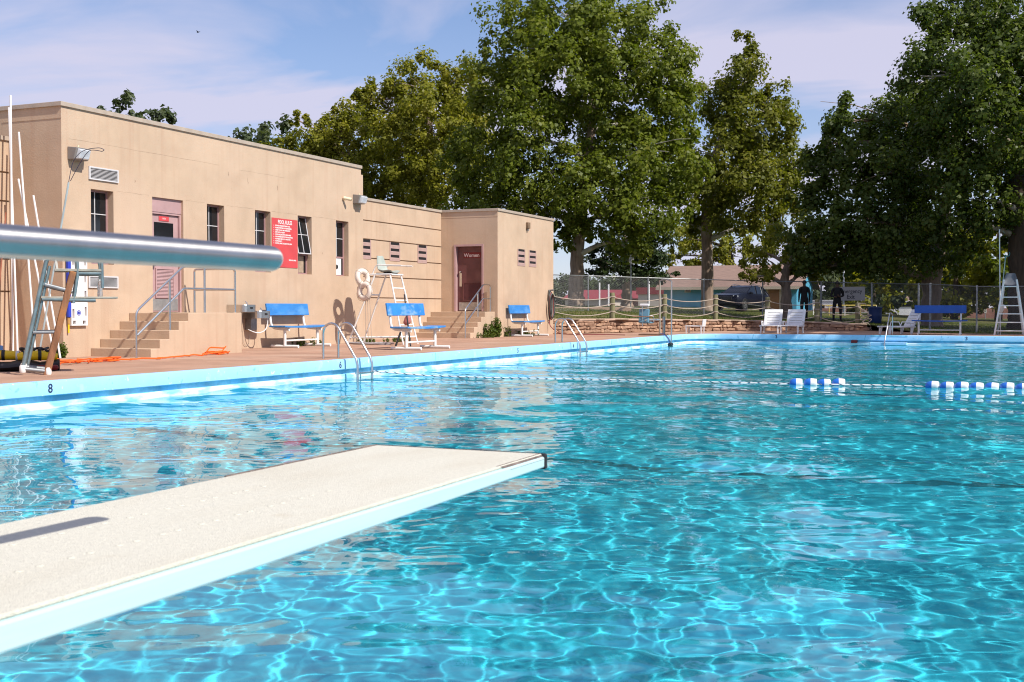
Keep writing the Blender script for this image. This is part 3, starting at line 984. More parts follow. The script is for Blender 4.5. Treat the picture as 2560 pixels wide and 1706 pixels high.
# ================================================================== STEPS AND RAILS
st = thing('entrance_steps', 'tan concrete steps and platform with steel pipe rail at the mauve door', 'steps', (-15.1, 16.8, 0))
Ys = [16.79, 17.03, 17.285, 17.55, 17.81]
Zs = [0.155, 0.318, 0.478, 0.643, 0.80]
for i in range(4):
    B().box(XM + 0.002, -14.4 + 0.002 * i, Ys[i], Ys[i + 1] + 0.3, -0.05, Zs[i]).out('step', stucco, st, bevel=0.012)
B().box(XM + 0.002, -14.39, Ys[4], 19.45, -0.05, Zs[4]).out('platform', stucco, st, bevel=0.012)


def rail(parent, X, pts_top, pts_low, posts, ret=None, r=0.022):
    B().tube(bend([(X, *p) for p in pts_top], 0.10), r, 10).out('handrail', steel, parent, smooth=True)
    B().tube(bend([(X, *p) for p in pts_low], 0.05), r, 10).out('lower_rail', steel, parent, smooth=True)
    for (y, z0, z1) in posts:
        B().tube([(X, y, z0), (X, y, z1)], r, 10).out('post', steel, parent, smooth=True)


rail(st, -14.5, [(16.52, 0.0), (16.52, 0.82), (17.81, 1.67), (19.38, 1.67), (19.38, 0.8)], [(16.54, 0.40), (17.82, 1.255), (19.38, 1.255)],
     [(17.42, 0.47, 1.40), (18.43, 0.8, 1.66)])
B().tube(bend([(-14.5, 19.38, 1.67), (-15.5, 19.38, 1.67), (-15.5, 19.38, 0.8)], .06), 0.021, 10).out('handrail', steel, st, smooth=True)
B().tube([(-14.5, 19.38, 1.255), (-15.5, 19.38, 1.255)], 0.021, 10).out('lower_rail', steel, st, smooth=True)

st2 = thing('entrance_steps', 'tan concrete steps with steel pipe rail up to the dark Women door', 'steps', (-16.1, 32.0, 0))
Ys = [31.60, 31.85, 32.10, 32.34, 32.60]
for i in range(4):
    B().box(-16.998, -15.15 + 0.002 * i, Ys[i], Ys[i + 1] + 0.3, -0.05, (0.16, 0.325, 0.475, 0.63)[i]).out('step', stucco, st2, bevel=0.012)
B().box(-16.998, -15.14, Ys[4], 33.333, -0.05, 0.785).out('platform', stucco, st2, bevel=0.012)
rail(st2, -15.28, [(31.50, 0.0), (31.50, 0.84), (32.78, 1.62), (33.28, 1.62), (33.28, 0.78)], [(31.52, 0.43), (32.75, 1.19), (33.28, 1.19)], [(32.38, 0.46, 1.38)])

# ================================================================== DIVING BOARD
db = thing('diving_board', 'cream sandy diving board with pale aqua side jutting over the water', 'diving board', (-1.42, 0.2, 0.487))
TH = 0.048
for nm, m_, x0, x1, z0, z1 in (('tread', board_m, -1.674, -1.175, 0.480, 0.487), ('board_core', board_side, -1.680, -1.166, 0.440, 0.4795)):
    b = B()
    ys_ = np.linspace(-1.2, 2.885, 24)
    rings = []
    for y in ys_:
        t = 1.0 if y < 1.6 else 1.0 - 0.28 * (y - 1.6) / 1.285
        zb = z1 - (z1 - z0) * (t if nm == 'board_core' else 1)
        rings.append([(x0, y, zb), (x1, y, zb), (x1, y, z1), (x0, y, z1)])
    b.loft(rings)
    b.out(nm, m_, db, bevel=0.004 if nm == 'board_core' else 0.002)
B().box(-1.683, -1.163, 2.884, 2.900, 0.446, 0.4875).out('end_cap', black_p, db, bevel=0.005)
B().add([(-1.1745, 2.62, .4845), (-1.1655, 2.66, .473), (-1.1655, 2.884, .473), (-1.1785, 2.884, .4885), (-1.1785, 2.60, .4885)], [(0, 1, 2), (0, 2, 3, 4)]).out('worn_edge', board_grey, db)
B().tube([(-1.6755, 2.2, .486), (-1.6755, 2.884, .486)], 0.004, 6).out('edge_strip', board_grey, db)
riv = None
for x in (-1.345, -1.508):
    for k in range(26):
        y = 0.80 + k * 0.052 + (0.012 if k % 2 else 0)
        if riv is None:
            riv = B().lathe([(0.0072, 0), (0.0062, 0.0009), (0.004, 0.0014)], (x, y, 0.4872), 12).out('rivet', board_m, db, smooth=True)
            riv.data.transform(Matrix.Translation(-(Vector((x, y, 0.4872)) - wl(db))))
            riv.location = Vector((x, y, 0.4872)) - wl(db)
        else:
            c = riv.copy(); C.objects.link(c); c.location = Vector((x, y, 0.4872)) - wl(db)
for x in (-1.60, -1.24):
    B().box(x - .03, x + .03, -1.1, 0.6, 0.0, 0.438).out('stand_leg', steel_dull, db, bevel=0.01)
hr = thing('board_handrail', 'thick stainless steel handrail tube crossing in front of the building', 'handrail', (-1.1, -0.9, 0.0))
rp = [(-1.14, -0.9, 0.0), (-1.14, -0.9, 0.953), (-1.092, 1.548, 0.949)]
pth = bend(rp, 0.12, 8)
e = pth[-1]; d_ = (pth[-1] - pth[-2]).normalized()
rad = [0.0202] * len(pth)
for k in range(1, 7):
    a = k / 6 * math.pi / 2
    pth.append(e + d_ * (0.0202 * math.sin(a))); rad.append(max(0.001, 0.0202 * math.cos(a) ** 0.7))
rail_m = mat('brushed_rail_steel', (0.50, 0.485, 0.47), 0.40, 1.0, var=0.07, vs=9, st=(1, 3, 1), bump=0.02, bs=200)
tn = rail_m.node_tree.nodes.new('ShaderNodeTangent'); tn.direction_type = 'RADIAL'; tn.axis = 'Y'
rail_m.node_tree.links.new(tn.outputs[0], rail_m.node_tree.nodes['Principled BSDF'].inputs['Tangent'])
rail_m.node_tree.nodes['Principled BSDF'].inputs['Anisotropic'].default_value = 0.85
rail_m.node_tree.nodes['Principled BSDF'].inputs['Anisotropic Rotation'].default_value = ANR
B().tube(pth, rad, 48).out('tube', rail_m, hr, smooth=True, angle=80)

# ================================================================== BENCHES
def make_bench(paint):
    r_ = thing('bench', '', 'bench')
    Ln = 1.66

    def bracket(y):
        b = B()
        b.tube(bend([(-0.40, y, 0.74), (-0.36, y, 0.44), (0.12, y, 0.40)], 0.17, 7), 0.028, 10)
        return b
    for s_ in (-1, 1):
        y = s_ * 0.66
        B().tube([(-0.36, y, 0.034), (0.36, y, 0.034)], 0.034, 12).out('foot', white_p, r_, smooth=True)
        B().tube([(0.0, y, 0.05), (0.0, y, 0.40)], 0.034, 12).out('leg', white_p, r_, smooth=True)
        bracket(y).out('seat_bracket', white_p, r_, smooth=True)
        B().box(-0.24, 0.10, y - .05, y + .05, 0.43, 0.462).out('spacer_block', white_p, r_, bevel=0.008)
    B().tube([(0, -0.66, 0.16), (0, 0.66, 0.16)], 0.02, 10).out('stretcher', white_p, r_, smooth=True)
    # seat board, slightly sagging
    rings = []
    for i in range(13):
        y = -Ln / 2 - 0.05 + (Ln + 0.1) * i / 12
        sag = -0.022 * (1 - (2 * i / 12 - 1) ** 2)
        rings.append([(-0.27, y, .464 + sag), (0.16, y, .464 + sag), (0.16, y, .502 + sag), (-0.27, y, .502 + sag)])
    B().loft(rings).out('seat', paint, r_, bevel=0.006)
    # back board leaning back
    rot = Matrix.Rotation(R(-9), 3, 'Y')
    B().obox((-0.375, 0, 0.86), 0.04, Ln, 0.27, rot).out('backrest', paint, r_, bevel=0.008)
    return r_


bench = make_bench(bench_blue)
bench.location = (-15.25, 22.85, 0.0)
bench['label'] = 'blue bench with white pipe legs against the wall beside the drinking fountains'
b3 = copy_tree(bench); b3.location = (-14.55, 34.75, 0)
b3['label'] = 'blue bench with white pipe legs against the wall under the two small vents'
b2 = make_bench(bench_worn); b2.location = (-12.05, 22.65, 0)
b2['label'] = 'worn blue bench standing nearest the pool edge in front of the lifeguard chair'
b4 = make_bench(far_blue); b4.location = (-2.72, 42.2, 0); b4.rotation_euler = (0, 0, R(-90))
b4['label'] = 'dark blue bench in the shade on the far side of the pool'
for q in (bench, b3, b2, b4):
    q['group'] = 'blue pool benches'

# ================================================================== POOL LADDERS
def ladder(y0, label):
    t = thing('pool_ladder', label, 'ladder', (-11.0, y0, 0), 'steel pool ladders')
    for y in (y0 - 0.245, y0 + 0.245):
        pts = [(-11.22, y, 0.0), (-11.22, y, 0.42)]
        pts += [tuple(p) for p in arc((-11.05, y, 0.45), 0.17, math.pi, R(35), 8, (1, 0, 0), (0, 0, 1))]
        pts += [(-10.56, y, 0.02)]
        pts += [(-10.53, y, -0.10), (-10.53, y, -1.0)]
        B().tube(pts, 0.0225, 12).out('rail', steel, t, smooth=True)
    for z in (-0.235, -0.52, -0.80):
        B().box(-10.58, -10.49, y0 - .25, y0 + .25, z - .015, z + .015).out('rung', steel, t, bevel=0.006)
    return t


ladder(17.72, 'curved steel pool ladder near the painted number 6')
ladder(28.72, 'curved steel pool ladder near the far stone wall')

# ================================================================== RED SIGN, LAMPS, CAMERA
sg = thing('pool_rules_sign', 'red pool rules board with white lettering on the wall', 'sign', (XM, 23.0, 2.4))
B().box(XM + 0.003, XM + 0.012, 22.485, 23.515, 1.83, 2.955).out('panel', red_sign, sg, bevel=0.002)
xt = XM + 0.0135
text('POOL RULES', (xt, 23.0, 2.868), 0.125, white_ink, sg, FACE_X, sx=0.80, bold=0.002)
LINES = ['SHOWER BEFORE ENTERING POOL.', 'PROPER SWIMMING ATTIRE REQUIRED.', 'LISTEN TO AND OBEY LIFEGUARDS', 'SWIM WITH A BUDDY',
         'NO SOCIALIZING WITH LIFEGUARDS', 'NON-SWIMMERS MUST STAY IN SHALLOW END', 'NO PUBLIC DISPLAY OF AFFECTION', 'NO PROFANITY',
         'NO FOOD, DRINK OR GLASS IN POOL AREA']
for i, s_ in enumerate(LINES):
    z = 2.782 - i * 0.0505
    text('%d.' % (i + 1), (xt, 22.545, z), 0.036, white_ink, sg, FACE_X, align='LEFT', bold=0.001)
    text(s_, (xt, 22.615, z), 0.043, white_ink, sg, FACE_X, align='LEFT', sx=0.86 * min(1.0, 32 / max(28, len(s_))), bold=0.0014)
text('WHEN ALLOWED', (xt, 23.445, 2.005), 0.043, white_ink, sg, FACE_X, align='RIGHT', sx=0.85, bold=0.0014)


def wall_lamp(y, z, label):
    t = thing('wall_lamp', label, 'lamp', (XM, y, z), 'wall floodlights')
    B().prism([(XM + .002, z - .11), (XM + .15, z - .11), (XM + .22, z + .10), (XM + .002, z + .125)], 'y', y - .16, y + .20).out('housing', grey_box, t, bevel=0.012)
    b = B()
    b.loft([[(XM + .150, y - .13, z - .10), (XM + .150, y + .17, z - .10), (XM + .216, y + .17, z + .085), (XM + .216, y - .13, z + .085)],
            [(XM + .225, y - .10, z - .095), (XM + .225, y + .14, z - .095), (XM + .270, y + .14, z + .06), (XM + .270, y - .10, z + .06)]])
    b.out('lens', lens_m, t, bevel=0.012)
    B().tube([(XM + .1, y, z + .12), (XM + .1, y, z + .155)], 0.02, 8).out('sensor', cream, t)
    return t


wall_lamp(16.42, 3.66, 'grey floodlight on the wall above the upper louvred vent')
wall_lamp(26.18, 3.67, 'grey floodlight on the wall beside the small camera')
t = thing('security_camera', 'small cream security camera on the wall beside the floodlight', 'camera', (XM, 25.55, 3.6))
B().tube([(XM, 25.55, 3.62), (XM + .09, 25.55, 3.62)], 0.022, 10).out('bracket', cream, t, smooth=True)
B().tube([(XM + .03, 25.53, 3.66), (XM + .20, 25.63, 3.62)], 0.042, 14).out('body', cream, t, smooth=True)
B().tube([(XM + .199, 25.629, 3.6205), (XM + .206, 25.633, 3.619)], 0.032, 14).out('lens', black_p, t, smooth=True)
t = thing('wall_box', 'small rusty box fixed high above the two block vents', 'electrical box', (XW, 35.67, 3.6))
B().box(XW + .001, XW + .09, 35.58, 35.76, 3.50, 3.70).out('box', mat('rusty_box', (0.20, 0.13, 0.08), 0.7, var=0.3, vs=10), t, bevel=0.01)
B().box(XW + .02, XW + .06, 35.62, 35.70, 3.42, 3.50).out('conduit', grey_box, t)

# ================================================================== DRINKING FOUNTAINS
def fountain(y0, z0, label):
    t = thing('drinking_fountain', label, 'fountain', (XM, y0, 0), 'steel drinking fountains')
    # rounded-front tub
    prof = [(XM + .003, y0 - .23), (XM + .003, y0 + .23)]
    for i in range(9):
        a = math.pi / 2 - i / 8 * math.pi
        prof.append((XM + .36 + .12 * math.cos(a), y0 + (.11 if a >= 0 else -.11) + .12 * math.sin(a)))
    B().prism(prof, 'z', z0, z0 + .165).out('basin', brushed, t, bevel=0.008)
    B().tube([(XM + .33, y0 + .04, z0 + .165), (XM + .33, y0 + .04, z0 + .20), (XM + .30, y0 + .03, z0 + .235)], [0.02, 0.014, 0.008], 10).out('spout', steel, t, smooth=True)
    B().box(XM + .475, XM + .487, y0 - .03, y0 + .05, z0 + .07, z0 + .115).out('push_bar', black_p, t, bevel=0.004)
    B().box(XM + .003, XM + .16, y0 - .11, y0 + .11, z0 - .26, z0 - .001).out('bracket', steel_dull, t, bevel=0.008)
    return t


fountain(21.05, 0.80, 'higher steel drinking fountain next to the concrete platform')
f2 = fountain(21.58, 0.665, 'lower steel drinking fountain with white hose next to the blue bench')
hp = [(XM + .12, 21.42, .42), (XM + .25, 21.45, .36), (XM + .33, 21.55, .34), (XM + .40, 21.66, .40), (XM + .42, 21.72, .52), (XM + .42, 21.72, .66)]
B().tube(bend(hp, .08), 0.012, 8).out('drain_hose', white_pl, f2, smooth=True)
B().tube(bend([(XM + .02, 21.36, .40), (XM + .03, 21.36, .14), (XM + .03, 21.46, .05), (XM + .03, 21.58, .10), (XM + .01, 21.60, .3)], .1), 0.005, 6).out('cord', rope_m, f2, smooth=True)

# ================================================================== LIFEGUARD CHAIR BY THE WING (white)
def seat_shell(b, c, w_, m_):
    """moulded scoop seat facing +x; c is the middle of the seat pan"""
    prof = [(-.26, .42), (-.235, .28), (-.20, .13), (-.13, .03), (0, 0), (.14, .015), (.23, .0)]
    rings = []
    for (px, pz) in prof:
        ring = []
        for i in range(7):
            u = i / 6 * 2 - 1
            ww = w_ * (0.62 if pz > .3 else (0.85 if pz > .2 else 1.0))
            dz = .05 * abs(u) ** 3
            dx = .05 * abs(u) ** 3 if pz > .1 else 0
            ring.append((c[0] + px + dx, c[1] + u * ww / 2, c[2] + pz + (dz if pz < .1 else 0)))
        rings.append(ring)
    n_ = 7
    vs = [p for q in rings for p in q]
    k = len(vs)
    vs2 = [(p[0] - .012, p[1], p[2] - .014) for p in vs]
    fs = []
    for i in range(len(rings) - 1):
        for j in range(n_ - 1):
            a_ = i * n_ + j
            fs.append((a_, a_ + 1, a_ + n_ + 1, a_ + n_)); fs.append((k + a_, k + a_ + n_, k + a_ + n_ + 1, k + a_ + 1))
    m2 = len(rings) - 1
    for i in range(m2):
        for j in (0, n_ - 1):
            a_ = i * n_ + j; fs.append((a_, a_ + n_, k + a_ + n_, k + a_))
    for j in range(n_ - 1):
        fs.append((j, k + j, k + j + 1, j + 1)); a_ = m2 * n_ + j; fs.append((a_, a_ + 1, k + a_ + 1, k + a_))
    b.add(vs + vs2, fs)
    return b


lc = thing('lifeguard_chair', 'tall white pipe lifeguard chair with ladder and grey scoop seat by the building', 'lifeguard chair', (-14.6, 25.55, 0))
YA, YB = 25.28, 25.82
r_ = 0.021
tops = 1.72
for (ya, yb) in ((YA, YA - .10), (YB, YB + .10)):
    B().tube([(-14.30, ya, tops), (-13.88, yb, 0)], r_, 10).out('front_leg', white_p, lc, smooth=True)
    B().tube([(-14.72, ya, tops), (-15.45, yb, 0)], r_, 10).out('rear_leg', white_p, lc, smooth=True)
    B().tube([(-14.85, ya, tops), (-14.24, ya, tops)], r_, 10).out('seat_rail', white_p, lc, smooth=True)
    B().tube([(-15.38, yb, .16), (-13.92, yb, .19)], r_ * .9, 10).out('base_rail', white_p, lc, smooth=True)
    B().tube(bend([(-14.80, ya, tops), (-14.72, ya, 1.90), (-14.66, ya, 1.955), (-13.98, ya, 1.93)], .06), 0.015, 8).out('armrest', white_p, lc, smooth=True)
for z in (tops, 1.38, 1.08, 0.78, 0.48, 0.19):
    k = (tops - z) / tops
    x = -14.30 + .42 * k
    B().tube([(x, YA - .1 * k, z), (x, YB + .1 * k, z)], r_ * .85, 10).out('rung', white_p, lc, smooth=True)
B().tube([(-14.74, YA, tops), (-14.74, YB, tops)], r_ * .85, 10).out('cross_bar', white_p, lc, smooth=True)
B().tube([(-14.92, YA - .03, 1.22), (-14.92, YB + .03, 1.22)], r_ * .85, 10).out('cross_bar', white_p, lc, smooth=True)
seat_shell(B(), (-14.52, 25.55, 1.77), 0.46, grp).out('seat', grp, lc, smooth=True)
B().box(-14.74, -14.34, 25.36, 25.74, 1.735, 1.765).out('seat_base', black_p, lc, bevel=0.005)
for (c, rz, rx, lab) in (((-14.98, 25.12, 1.64), 72, 80, 'upper white life ring hung on the lifeguard chair by the building'),
                         ((-14.86, 25.02, 1.30), -10, 84, 'lower white life ring hung on the lifeguard chair by the building')):
    t = thing('life_ring', lab, 'life ring', c, 'life rings on the chair')
    rot = Matrix.Rotation(R(rz), 3, 'Z') @ Matrix.Rotation(R(rx), 3, 'X')
    b = B().torus(c, 0.165, 0.068, rot, 32, 14)
    b.out('ring', ring_m, t, smooth=True)
    b = B()
    pts = []
    for i in range(33):
        a = 2 * math.pi * i / 32
        rr_ = 0.237 + 0.022 * abs(math.sin(2 * a))
        pts.append(Vector(c) + rot @ Vector((rr_ * math.cos(a), rr_ * math.sin(a), 0.01)))
    B().tube(pts[:-1], 0.006, 6, closed=True).out('grab_rope', rope_m, t, smooth=True)
    for a in (45, 135, 225, 315):
        cc = Vector(c) + rot @ Vector((0.165 * math.cos(R(a)), 0.165 * math.sin(R(a)), 0))
        ax = rot @ Matrix.Rotation(R(a), 3, 'Z') @ Matrix.Rotation(R(90), 3, 'X')
        B().torus(cc, 0.070, 0.006, ax, 18, 6).out('band', rope_m, t, smooth=True)
t = thing('rope_coil', 'loose grey rope heaped on the deck under the white chair', 'rope', (-14.7, 25.4, 0))
rr = random.Random(4)
pts = []
for i in range(150):
    a = i * 0.55
    q = 0.12 + 0.34 * abs(math.sin(i * 0.11))
    pts.append((-14.72 + q * 1.35 * math.cos(a) + rr.uniform(-.03, .03), 25.05 + q * .5 * math.sin(a), 0.012 + 0.02 * rr.random() + 0.02 * abs(math.sin(i * .07))))
B().tube(pts, 0.011, 6).out('coil', mat('grey_rope', (0.34, 0.31, 0.31), 0.9, var=0.35, vs=50), t, smooth=True)
for x_, w_ in ((-14.86, .0), (-14.80, .02), (-14.74, .05)):
    B().tube([(x_, 25.05, 1.12), (x_ + w_ * .5, 25.06, .6), (x_ + w_, 25.05, .02)], 0.007, 6).out('hanging_line', rope_m, t, smooth=True)
t = thing('black_pole', 'black pole leaning behind the worn blue bench', 'pole', (-13.6, 25.0, 0))
B().tube([(-13.15, 24.2, 0.01), (-13.85, 25.18, 1.22)], [0.02, 0.016], 10).out('shaft', black_p, t, smooth=True)
B().tube([(-13.60, 24.3, 0.0), (-13.52, 24.4, 0.33)], 0.024, 10).out('foot_tube', black_p, t, smooth=True)
t = thing('swim_bag', 'faded pink bag hanging from the black pole behind the bench', 'bag', (-13.7, 24.95, 0.6))
b = B()
rings = []
for i in range(9):
    u = i / 8
    w_ = 0.10 * math.sin(math.pi * (0.12 + 0.84 * u)) * (1 + .15 * math.sin(u * 9))
    ring = []
    for j in range(12):
        a = 2 * math.pi * j / 12
        ring.append((-13.66 + w_ * math.cos(a) * (1 + .12 * math.sin(3 * a)) + .05 * u, 24.93 + .7 * w_ * math.sin(a), 0.48 + .26 * u))
    rings.append(ring)
b.loft(rings).out('bag_body', pink_cloth, t, smooth=True, angle=60)
B().tube(bend([(-13.63, 24.93, .74), (-13.68, 25.0, .83), (-13.60, 24.94, .76)], .04), 0.006, 6).out('strap', pink_cloth, t, smooth=True)

# ================================================================== WEATHERED CHAIR AT THE LEFT
wc = thing('lifeguard_chair', 'weathered lifeguard chair of pipe and rust stained posts at the left', 'lifeguard chair', (0, 0, 0))
for y in (0.0, 0.62):                                    # local: faces +x, width along y
    B().obox((.17, y, .68), .085, .06, 1.42, Matrix.Rotation(R(14.0), 3, 'Y')).out('post', rust_wood, wc, bevel=.012)
    B().tube(bend([(-.29, y, .10), (.005, y, 1.49), (.03, y, 1.58)], .05), .026, 12).out('leg', blue_pipe, wc, smooth=True)
    B().tube([(-.23, y + .03, .14), (.05, y + .03, 1.44)], .020, 10).out('leg', blue_pipe, wc, smooth=True)
    B().tube([(-.29, y, .085), (.02, y, .045)], .030, 12).out('base_pipe', steel_dull, wc, smooth=True)
    for (x, z) in ((-.29, .085), (.02, .048)):
        B().lathe([(.034, -.05), (.043, -.03), (.043, .03), (.034, .05)], (x, y, z), 12).out('pipe_elbow', white_p, wc, smooth=True)
    B().tube([(-.05, y, 1.0), (.62, y, .985)], .024, 10).out('shelf_rail', blue_pipe, wc, smooth=True)
    B().tube(bend([(.34, y, .95), (.40, y, 1.36), (.385, y, 1.60), (.60, y, 1.66), (.70, y, 1.52), (.705, y, 1.15)], .08), .022, 10).out('arm_loop', blue_pipe, wc, smooth=True)
    B().tube([(.39, y, 1.345), (.70, y, 1.345)], .020, 10).out('arm_rail', blue_pipe, wc, smooth=True)
    B().tube([(-.16, y, .56), (.11, y, .565)], .022, 10).out('side_rung', steel_dull, wc, smooth=True)
    B().tube([(-.01, y, 1.19), (.33, y, 1.10)], .026, 10).out('side_brace', steel_dull, wc, smooth=True)
for (x, z) in ((-.19, .56), (-.02, 1.2)):
    B().tube([(x, 0, z), (x, .62, z)], .020, 10).out('rung', blue_pipe, wc, smooth=True)
for k in range(4):
    y = -.02 + k * .165
    B().box(-.06, .90 - .03 * (k % 2), y, y + .15, 1.01, 1.036).out('shelf_plank', weather_wood, wc, bevel=.005)
    B().box(.11, .70, y, y + .15, 1.372, 1.405).out('seat_plank', weather_wood, wc, bevel=.005)
    B().obox((.12, y + .075, 1.56), .03, .15, .33, Matrix.Rotation(R(-8), 3, 'Y')).out('back_slat', mat('pale_worn_slat', (0.52, 0.48, 0.42), 0.7, var=0.12, vs=6, st=(1, 1, .3)), wc, bevel=.005)
B().torus((-.01, -.03, 1.56), .045, .006, Matrix.Rotation(R(80), 3, 'X')).out('hook_ring', white_p, wc, smooth=True)
wc.location = (-11.86, 11.80, 0); wc.rotation_euler = (0, 0, R(45))
t = thing('water_bottle', 'clear plastic water bottle standing on the weathered chair shelf', 'bottle', (0, 0, 0))
B().lathe([(.030, 0), (.034, .008), (.034, .06), (.031, .075), (.034, .09), (.034, .15), (.026, .18), (.013, .205), (.013, .215)], (0, 0, 0), 16).out('bottle_body', clear_pl, t, smooth=True)
B().lathe([(.015, .212), (.015, .232)], (0, 0, 0), 14).out('cap', white_pl, t)
t.location = Vector((-11.86, 11.80, 1.037)) + Vector((.707 * .68 - .707 * .12, .707 * .68 + .707 * .12, 0))

# ---- spine board and rescue strap on the wall
t = thing('spine_board', 'white plastic spine board with hand holes hanging by the building corner', 'spine board', (XM, 16.46, 1.2))
y0, y1, z0, z1 = 16.26, 16.66, 0.57, 2.28
b = B()
hol = [(16.285, 16.335, 1.05, 1.22), (16.285, 16.335, .70, .87), (16.585, 16.635, 1.35, 1.52), (16.585, 16.635, 1.05, 1.20), (16.585, 16.635, .74, .91), (16.30, 16.37, .60, .66), (16.54, 16.61, .60, .66), (16.285, 16.335, 1.35, 1.52), (16.585, 16.635, 1.66, 1.83), (16.285, 16.335, 1.66, 1.83), (16.285, 16.335, 1.96, 2.13), (16.585, 16.635, 1.96, 2.13)]
XB = XM + .06
ysr = sorted({y0, y1, *[h[0] for h in hol], *[h[1] for h in hol]}); zsr = sorted({z0, z1, *[h[2] for h in hol], *[h[3] for h in hol]})
for a, c_ in zip(ysr[:-1], ysr[1:]):
    for c, e_ in zip(zsr[:-1], zsr[1:]):
        my, mz = (a + c_) / 2, (c + e_) / 2
        if any(h[0] < my < h[1] and h[2] < mz < h[3] for h in hol):
            continue
        for xx in (XB, XB - .045):
            b.add([(xx, a, c), (xx, c_, c), (xx, c_, e_), (xx, a, e_)], [(0, 1, 2, 3)])
for (a, c_, c, e_) in hol + [(y0, y1, z0, z1)]:
    b.add([(XB, a, c), (XB, c_, c), (XB, c_, e_), (XB, a, e_), (XB - .045, a, c), (XB - .045, c_, c), (XB - .045, c_, e_), (XB - .045, a, e_)],
          [(0, 1, 5, 4), (1, 2, 6, 5), (2, 3, 7, 6), (3, 0, 4, 7)])
b.out('board', white_pl, t)
rotv = FACE_X @ Matrix.Rotation(R(-90), 3, 'Z')
text('s', (XB + .002, 16.40, 1.62), 0.15, mat('red_lettering', (0.55, 0.03, 0.05), .5), t, rotv, bold=.002)
text('ter', (XB + .002, 16.40, 1.42), 0.15, mat('grey_lettering', (0.09, 0.09, 0.10), .5), t, rotv, bold=.002)
B().torus((XB + .001, 16.44, 0.80), 0.042, 0.006, Matrix.Rotation(R(90), 3, 'Y'), 24, 6).out('emblem', royal, t)
b = B()
for a in (90, 30, -30):
    b.obox((XB + .001, 16.44, .80), .003, .015, .065, Matrix.Rotation(R(a - 90), 3, 'X'))
b.out('emblem_star', royal, t)
t = thing('rescue_strap', 'blue and yellow strap hanging beside the spine board', 'strap', (XM, 16.22, 1.0))
B().box(XM + .02, XM + .08, 16.175, 16.245, .72, 1.95).out('blue_pad', royal, t, bevel=.012)
B().box(XM + .03, XM + .06, 16.185, 16.235, .60, .72).out('webbing', mat('tan_webbing', (.45, .25, .08), .8), t, bevel=.006)
B().box(XM + .03, XM + .05, 16.195, 16.225, .44, .60).out('buckle_tail', yellow, t, bevel=.006)

# ---- poles leaning in the corner beside the building
def lean_pole(label, p0, p1, r_, m_, hook=False):
    t = thing('pole', label, 'pole', p0, 'poles leaning at the building corner')
    B().tube([p0, p1], r_, 10).out('shaft', m_, t, smooth=True)
    return t


pw_ = mat('white_pole_enamel', (0.75, 0.73, 0.72), .35, var=.04)
lean_pole('tallest white pole standing upright against the building side', (-16.62, 15.75, 0), (-16.66, 15.80, 4.68), .019, pw_)
lean_pole('white pole crossing behind the tallest pole with its top left', (-16.40, 15.65, 0), (-16.86, 15.95, 4.50), .018, pw_)
lean_pole('white pole leaning right with its foot farthest along the shaded side', (-15.98, 15.65, 0), (-16.66, 15.98, 4.05), .018, pw_)
lean_pole('white pole with its foot second nearest the building corner', (-15.74, 15.85, 0), (-16.60, 15.9, 3.2), .018, pw_)
lean_pole('white pole with its foot nearest the building corner', (-15.66, 15.9, 0), (-16.30, 15.95, 2.9), .018, pw_)
lean_pole('thin reddish pole leaning against the grooved left wall', (-16.90, 15.55, 0), (-16.80, 15.8, 2.6), .014, mat('reddish_pole', (.34, .12, .07), .6))
lean_pole('brown pole leaning at the far left against the grooved wall', (-17.0, 15.2, 0), (-16.84, 15.6, 2.4), .016, mat('brown_pole', (.26, .14, .07), .7))
lean_pole('black pole leaning at the far left above the equipment bags', (-16.20, 14.6, 0), (-16.9, 14.9, 1.7), .016, black_p)
t = thing('shepherd_crook', 'pale blue rescue pole with a looped hook leaning over the lamp', 'pole', (-13.7, 15.2, 0), 'shepherd crooks')
pb = Vector((-13.55, 14.6, 0.6)); pe = Vector((-15.30, 15.75, 3.09))
pb = Vector((-15.75, 15.75, 1.0))
pe = Vector((-15.28, 15.75, 3.07))
B().tube([(-16.02, 15.75, 0.0), pe], .017, 10).out('shaft', mat('pale_blue_pole', (.45, .55, .58), .4, .3), t, smooth=True)
hk = [pe, pe + Vector((.04, 0, .16)), pe + Vector((.12, -.02, .36)), pe + Vector((.30, -.04, .50)), pe + Vector((.52, -.06, .545)), pe + Vector((.78, -.08, .545)), pe + Vector((.90, -.1, .50)), pe + Vector((.84, -.09, .475)),
      pe + Vector((.68, -.05, .51)), pe + Vector((.50, -.02, .53)), pe + Vector((.34, .02, .44)), pe + Vector((.16, .02, .22)), pe + Vector((.03, .01, .02))]
B().tube(bend(hk, .1, 4), .006, 6).out('hook', mat('dark_blue_wire', (.06, .07, .13), .4, .5), t, smooth=True)

# ---- equipment pile and orange cord (local x runs along the pile)
PILE = Vector((-13.35, 11.75, 0)); PROT = R(43)


def pile(o):
    o.location = PILE; o.rotation_euler = (0, 0, PROT)
    return o


t = thing('equipment_bag', 'black and red vinyl bag lying under the yellow rescue tubes', 'bag')
b = B(); rings = []
for i in range(13):
    u = i / 12
    ring = []
    for j in range(14):
        a = 2 * math.pi * j / 14
        hgt = .13 + .02 * math.sin(i * 1.7)
        ring.append((-.3 + 1.55 * u, .30 + .33 * math.cos(a) * math.sin(math.pi * (.08 + .84 * u)) ** .4, max(0.002, hgt * .5 + hgt * .5 * math.sin(a) * 1.2)))
    rings.append(ring)
b.loft(rings).out('bag_body', dark_cloth, t, smooth=True, angle=70)
B().box(.75, 1.24, .02, .40, .01, .085).out('red_flap', red_cloth, t, bevel=.03)
pile(t)


